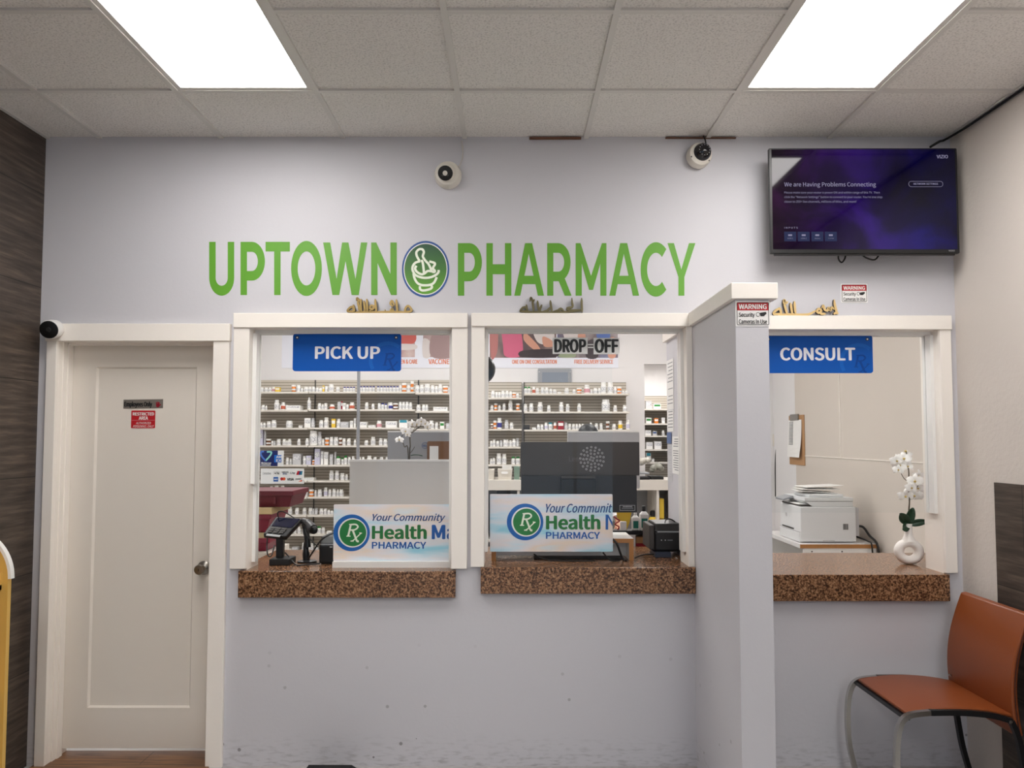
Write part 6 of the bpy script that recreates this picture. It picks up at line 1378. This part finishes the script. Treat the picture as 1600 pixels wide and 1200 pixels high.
sheet(1038, 1049.5, 675.5, 693, 'small blue sheet taped to the inner partition', mat('blue_sheet', (86, 108, 152), 0.5), 0, None, 2)
sheet(1038, 1050, 694, 752, 'long glossy clear sheet below the blue sheet', mat('grey_sheet', (196, 196, 200), 0.3), 12, M_LGREY)
sheet(1050.3, 1063.5, 682, 741, 'white printed notice taped nearest the drop-off window', M_PAPER, 14, None, 1)

# ================================================================ consult room
CTX0, CTX1 = X(1250, 850, CAMY + 5.72), 2.79
ty0, ty1 = CAMY + 5.72, CAMY + 6.55; tz = Z(1300, 850.5, ty0)
t = thing('printer_table', 'marble topped table with wood edge carrying the white printer', 'table', ((CTX0 + CTX1) / 2, (ty0 + ty1) / 2, 0))
part('table_top', MB().box(CTX0, CTX1 - 0.03, ty0, ty1, tz - 0.03, tz), M_MARBLE, t); part('wood_edge', MB().box(CTX0, CTX1 - 0.03, ty0 - 0.002, ty0, tz - 0.03, tz - 0.001), M_WOODE, t)
part('side_panel', MB().box(CTX0 + 0.03, CTX1 - 0.04, ty0 + 0.004, ty0 + 0.024, 0, tz - 0.03), M_WHITE, t); part('side_panel', MB().box(CTX0 + 0.03, CTX1 - 0.04, ty1 - 0.024, ty1 - 0.004, 0, tz - 0.03), M_WHITE, t)
part('back_panel', MB().box(CTX1 - 0.06, CTX1 - 0.04, ty0 + 0.024, ty1 - 0.024, 0.02, tz - 0.03), M_WHITE, t)
for px in (1269, 1316): q = P(px, 860, ty0); part('screw', MB().lathe([(0.006, 0), (0.005, 0.002)], (q.x, ty0 + 0.004, tz - 0.055), 'Y', 12), M_BLACK, t)
def laser():
    ya, yb = CAMY + 5.80, CAMY + 6.24; x0, x1 = X(1251, 820, ya), X(1338, 820, ya); zt = Z(1290, 792, ya)
    t = thing('laser_printer', 'white multifunction printer on the marble topped table', 'printer', ((x0 + x1) / 2, (ya + yb) / 2, tz))
    GW = mat('printer_white', (218, 220, 221), 0.4)
    part('body', MB().box(x0, x1, ya, yb, tz + 0.006, zt), GW, t, bevel=0.008)
    part('front_band', MB().box(x0 - 0.004, x0 + 0.002, ya + 0.01, yb - 0.01, tz + 0.012, tz + 0.085), M_LGREY, t); part('tray_slot', MB().box(x0 - 0.006, x0 + 0.002, ya + 0.14, yb - 0.06, tz + 0.09, tz + 0.098), M_BLACK, t)
    part('paper_cassette', MB().box(x0 - 0.008, x0 + 0.02, ya + 0.006, yb - 0.006, tz + 0.004, tz + 0.075), GW, t, bevel=0.003)
    part('side_handle', MB().box(x0 + 0.17, x0 + 0.26, ya - 0.003, ya + 0.004, tz + 0.008, tz + 0.02), M_LGREY, t)
    m = MB()
    for i in range(5): m.box(x1 - 0.10 + i * 0.008, x1 - 0.096 + i * 0.008, ya - 0.002, ya + 0.002, tz + 0.10, tz + 0.145)
    part('side_grille', m, M_DGREY, t)
    part('rear_panel', MB().box(x1 - 0.002, x1 + 0.03, ya + 0.02, yb - 0.02, tz + 0.05, zt - 0.01), M_LGREY, t)
    part('output_tray', MB().box(x0 + 0.01, x0 + 0.1, ya + 0.02, yb - 0.02, zt - 0.002, zt + 0.012), M_DGREY, t); part('tray_paper', MB().box(x0 + 0.012, x0 + 0.095, ya + 0.06, yb - 0.06, zt + 0.012, zt + 0.018), M_PAPER, t)
    part('scanner_base', MB().hexa([(x0 + 0.1, ya + 0.004, zt), (x1 - 0.02, ya + 0.004, zt), (x1 - 0.02, yb - 0.004, zt), (x0 + 0.1, yb - 0.004, zt)], [(x0 + 0.04, ya + 0.004, zt + 0.04), (x1 - 0.02, ya + 0.004, zt + 0.04), (x1 - 0.02, yb - 0.004, zt + 0.04), (x0 + 0.04, yb - 0.004, zt + 0.04)]), GW, t, bevel=0.003)
    part('scanner_lid', MB().box(x0 + 0.035, x1 - 0.018, ya + 0.002, yb - 0.002, zt + 0.042, zt + 0.07), GW, t, bevel=0.004)
    part('document_feeder', MB().box(x0 + 0.08, x1 - 0.08, ya + 0.03, yb - 0.1, zt + 0.071, zt + 0.094), GW, t, bevel=0.006)
    part('control_panel', MB().hexa([(x0 - 0.05, yb - 0.22, zt + 0.03), (x0 + 0.03, yb - 0.22, zt + 0.05), (x0 + 0.03, yb - 0.04, zt + 0.05), (x0 - 0.05, yb - 0.04, zt + 0.03)], [(x0 - 0.05, yb - 0.22, zt + 0.045), (x0 + 0.03, yb - 0.22, zt + 0.07), (x0 + 0.03, yb - 0.04, zt + 0.07), (x0 - 0.05, yb - 0.04, zt + 0.045)]), M_GREYP, t, bevel=0.003)
    part('round_badge', MB().lathe([(0.016, 0), (0.016, 0.002)], (x0 - 0.0005, (ya + yb) / 2 + 0.08, tz + 0.19), 'X', 20, M=Matrix.Rotation(pi, 3, 'Z')), M_LGREY, t)
    for i, dz in enumerate((0.1, 0.122, 0.144)):
        a0 = x0 + 0.01 + 0.03 * i; rot = Matrix.Rotation(0.1 * i - 0.1, 4, 'Z'); c0 = Vector(((x0 + x1) / 2 - 0.03 + 0.02 * i, (ya + yb) / 2 - 0.02, zt + dz + 0.004))
        Mx = Matrix.Translation(c0) @ rot @ Matrix.Rotation(0.06 - 0.05 * i, 4, 'Y')
        solo('loose_paper', MB().box(-0.15, 0.15, -0.105, 0.105, 0, 0.004, 0, Mx), M_PAPER, f'{("lowest", "middle", "topmost")[i]} sheet of loose paper on top of the white printer', 'paper', 'papers on the printer')
    cable([(x1 + 0.03, ya + 0.06, tz + 0.12), (x1 + 0.07, ya + 0.04, tz + 0.115), (x1 + 0.11, ya + 0.02, tz + 0.05), (x1 + 0.115, ya - 0.10, tz - 0.02), (x1 + 0.115, ya - 0.10, tz - 0.3)], 0.009, 'thick black power cable behind the white printer')
    cable([(x1 + 0.03, ya + 0.1, tz + 0.04), (x1 + 0.06, ya - 0.05, tz + 0.02), (x1 + 0.07, ya - 0.10, tz - 0.02), (x1 + 0.07, ya - 0.10, tz - 0.3)], 0.006, 'thin black cable behind the white printer')
laser()
# clipboard hanging at the end of the beige wall
xx = PXR - 0.002; yv = lambda px: CAMY + xx * F / (px - PCX)
ya, yb = yv(1257), yv(1233.5); ya = min(ya, 3.7); zz1, zz0 = Z(1245, 648, ya), Z(1245, 727.5, ya)
t = thing('clipboard', 'brown clipboard with curled papers hanging on the beige consult room wall', 'clipboard', (xx, (ya + yb) / 2, zz0))
part('board', MB().box(xx - 0.006, xx, ya, yb, zz0, zz1), M_CARD, t)
part('clip', MB().box(xx - 0.02, xx - 0.006, ya + (yb - ya) * .3, ya + (yb - ya) * .85, zz1 - 0.05, zz1 + 0.012), M_STEEL, t, bevel=0.004)
m = MB(); n = 8; vs = []
for i in range(n + 1):
    f_ = i / n; z = zz1 - 0.045 - f_ * (zz1 - zz0 - 0.12); vs += [(xx - 0.010 - 0.03 * f_ * f_, ya + 0.05, z), (xx - 0.010 - 0.012 * f_, yb - 0.005 + 0.03 * f_, z)]
m.add(vs, [(2 * i, 2 * i + 1, 2 * i + 3, 2 * i + 2) for i in range(n)]); sh = part('sheet', m, M_PAPER, t)
m = MB()
for i in range(16): f_ = 0.06 + 0.04 * i; z = zz1 - 0.045 - f_ * (zz1 - zz0 - 0.12); m.box(xx - 0.013 - 0.014 * f_, xx - 0.0115 - 0.012 * f_, ya + 0.26, yb - 0.03, z - 0.003, z + 0.003)
part('print_lines', m, M_GINK, sh)
# outlet and cord on the white end wall
q = P(1213, 688, PYB)
t = thing('wall_outlet', 'white wall outlet plate left of the clipboard', 'outlet', (q.x, PYB, q.z - 0.06))
part('plate', MB().plate(rrect(q.x - 0.04, q.x + 0.04, q.z - 0.065, q.z + 0.065, 0.006), PYB - 0.008, PYB), M_OFFW, t); part('plug', MB().box(q.x - 0.018, q.x + 0.018, PYB - 0.04, PYB - 0.008, q.z - 0.04, q.z - 0.005), M_BLACK, t)
cable([(q.x, PYB - 0.04, q.z - 0.03), (q.x - 0.02, PYB - 0.05, q.z - 0.09), (q.x - 0.03, PYB - 0.04, q.z - 0.25), (q.x - 0.03, PYB - 0.03, q.z - 0.6)], 0.006, 'black cord hanging from the wall outlet')
# vase with orchid on the consult counter
vy = 0.27; vc = P(1420, 861, vy); sc_ = (vy - CAMY) / F
t = thing('vase_orchid', 'white ring shaped vase with white orchid on the consult counter', 'plant', (vc.x, vy, C3))
Rr_ = 21 * sc_ * 0.67; rt = 21 * sc_ * 0.335; m = MB(); seg, sg2 = 40, 16; vs = []; zc_v = C3 + Rr_ + rt - 0.006
Rz = Matrix.Rotation(radians(-12), 3, 'Z')
for i in range(seg):
    a = 2 * pi * i / seg
    for j in range(sg2):
        b = 2 * pi * j / sg2; rr = Rr_ + rt * cos(b); p = Rz @ Vector((rr * cos(a) * 1.02, 1.25 * rt * sin(b), rr * sin(a) * 0.94)); z = max(zc_v + p.z, C3 + 0.0005); vs.append((vc.x + p.x, vy + p.y, z))
m.add(vs, [(i * sg2 + j, ((i + 1) % seg) * sg2 + j, ((i + 1) % seg) * sg2 + (j + 1) % sg2, i * sg2 + (j + 1) % sg2) for i in range(seg) for j in range(sg2)])
nz = Z(1420, 818, vy); zn0 = zc_v + Rr_ * 0.85
m.lathe([(0.036, 0.012), (0.024, 0.035), (0.0195, 0.05), (0.0195, nz - zn0), (0.017, nz - zn0), (0.016, nz - zn0 - 0.02)], (vc.x, vy, zn0), 'Z', 28)
part('vase', m, M_VASE, t, smooth=True)
V_ = lambda a, b, d=0: P(a, b, vy + d)
part('stem', MB().tube([(vc.x, vy, nz - 0.01), V_(1420, 800), V_(1421, 780), V_(1419, 760), V_(1420, 740), V_(1418, 720), V_(1416, 706)], [0.004, 0.0035, 0.003, 0.0025], 8), M_STEM, t, smooth=True)
part('stem', MB().tube([V_(1419, 752), V_(1413, 748), V_(1408, 740)], 0.002, 8), M_STEM, t, smooth=True)
part('stem', MB().tube([V_(1421, 782), V_(1428, 770), V_(1436, 756)], 0.002, 8), M_STEM, t, smooth=True)
for a, b, s_ in ((1406, 726, 10), (1412, 717, 10), (1401, 720, 8), (1418, 729, 7.5), (1404, 734, 7), (1430, 752, 10), (1424, 762, 8), (1435, 744, 8), (1434, 763, 8), (1415, 775, 9), (1429, 774, 9), (1436, 776, 7), (1417, 711, 6)):
    orchid_flower(V_(a, b, random.uniform(-.03, .01)), s_ * sc_ * 1.3, random.uniform(-0.7, 0.7), random.uniform(-0.5, 0.5), 'flower', t)
part('bud', MB().ball(V_(1415, 705), 0.007, 0.007, 0.006, 0, 10, 8), M_POLLEN, t, smooth=True)
lb = Vector((vc.x, vy, nz - 0.004))
def leaf2(d, l, wd):        # broad leaf whose blade faces the room
    d = Vector(d).normalized(); N_ = d.cross(Vector((0.45, 0.85, 0.1))).normalized(); m = MB(); vs = []
    for i in range(9):
        f_ = i / 8; hw = wd * sin(pi * (0.08 + 0.88 * f_)) ** 0.7
        for sgn in (-1, 0, 1): vs.append(lb + d * l * f_ + N_ * hw * sgn + Vector((0, -0.012 * abs(sgn) - 0.02 * f_ * f_, 0)))
    m.add(vs, [(i * 3 + j, i * 3 + j + 1, i * 3 + j + 4, i * 3 + j + 3) for i in range(8) for j in range(2)])
    o = part('leaf', m, M_LEAF, t, smooth=True); so = o.modifiers.new('thickness', 'SOLIDIFY'); so.thickness = 0.002
leaf2((-0.75, -0.2, 0.72), 0.09, 0.026); leaf2((0.12, 0.0, 1.0), 0.09, 0.022); leaf2((1.0, -0.2, 0.28), 0.085, 0.019); leaf2((-0.75, -0.3, -0.35), 0.062, 0.022)
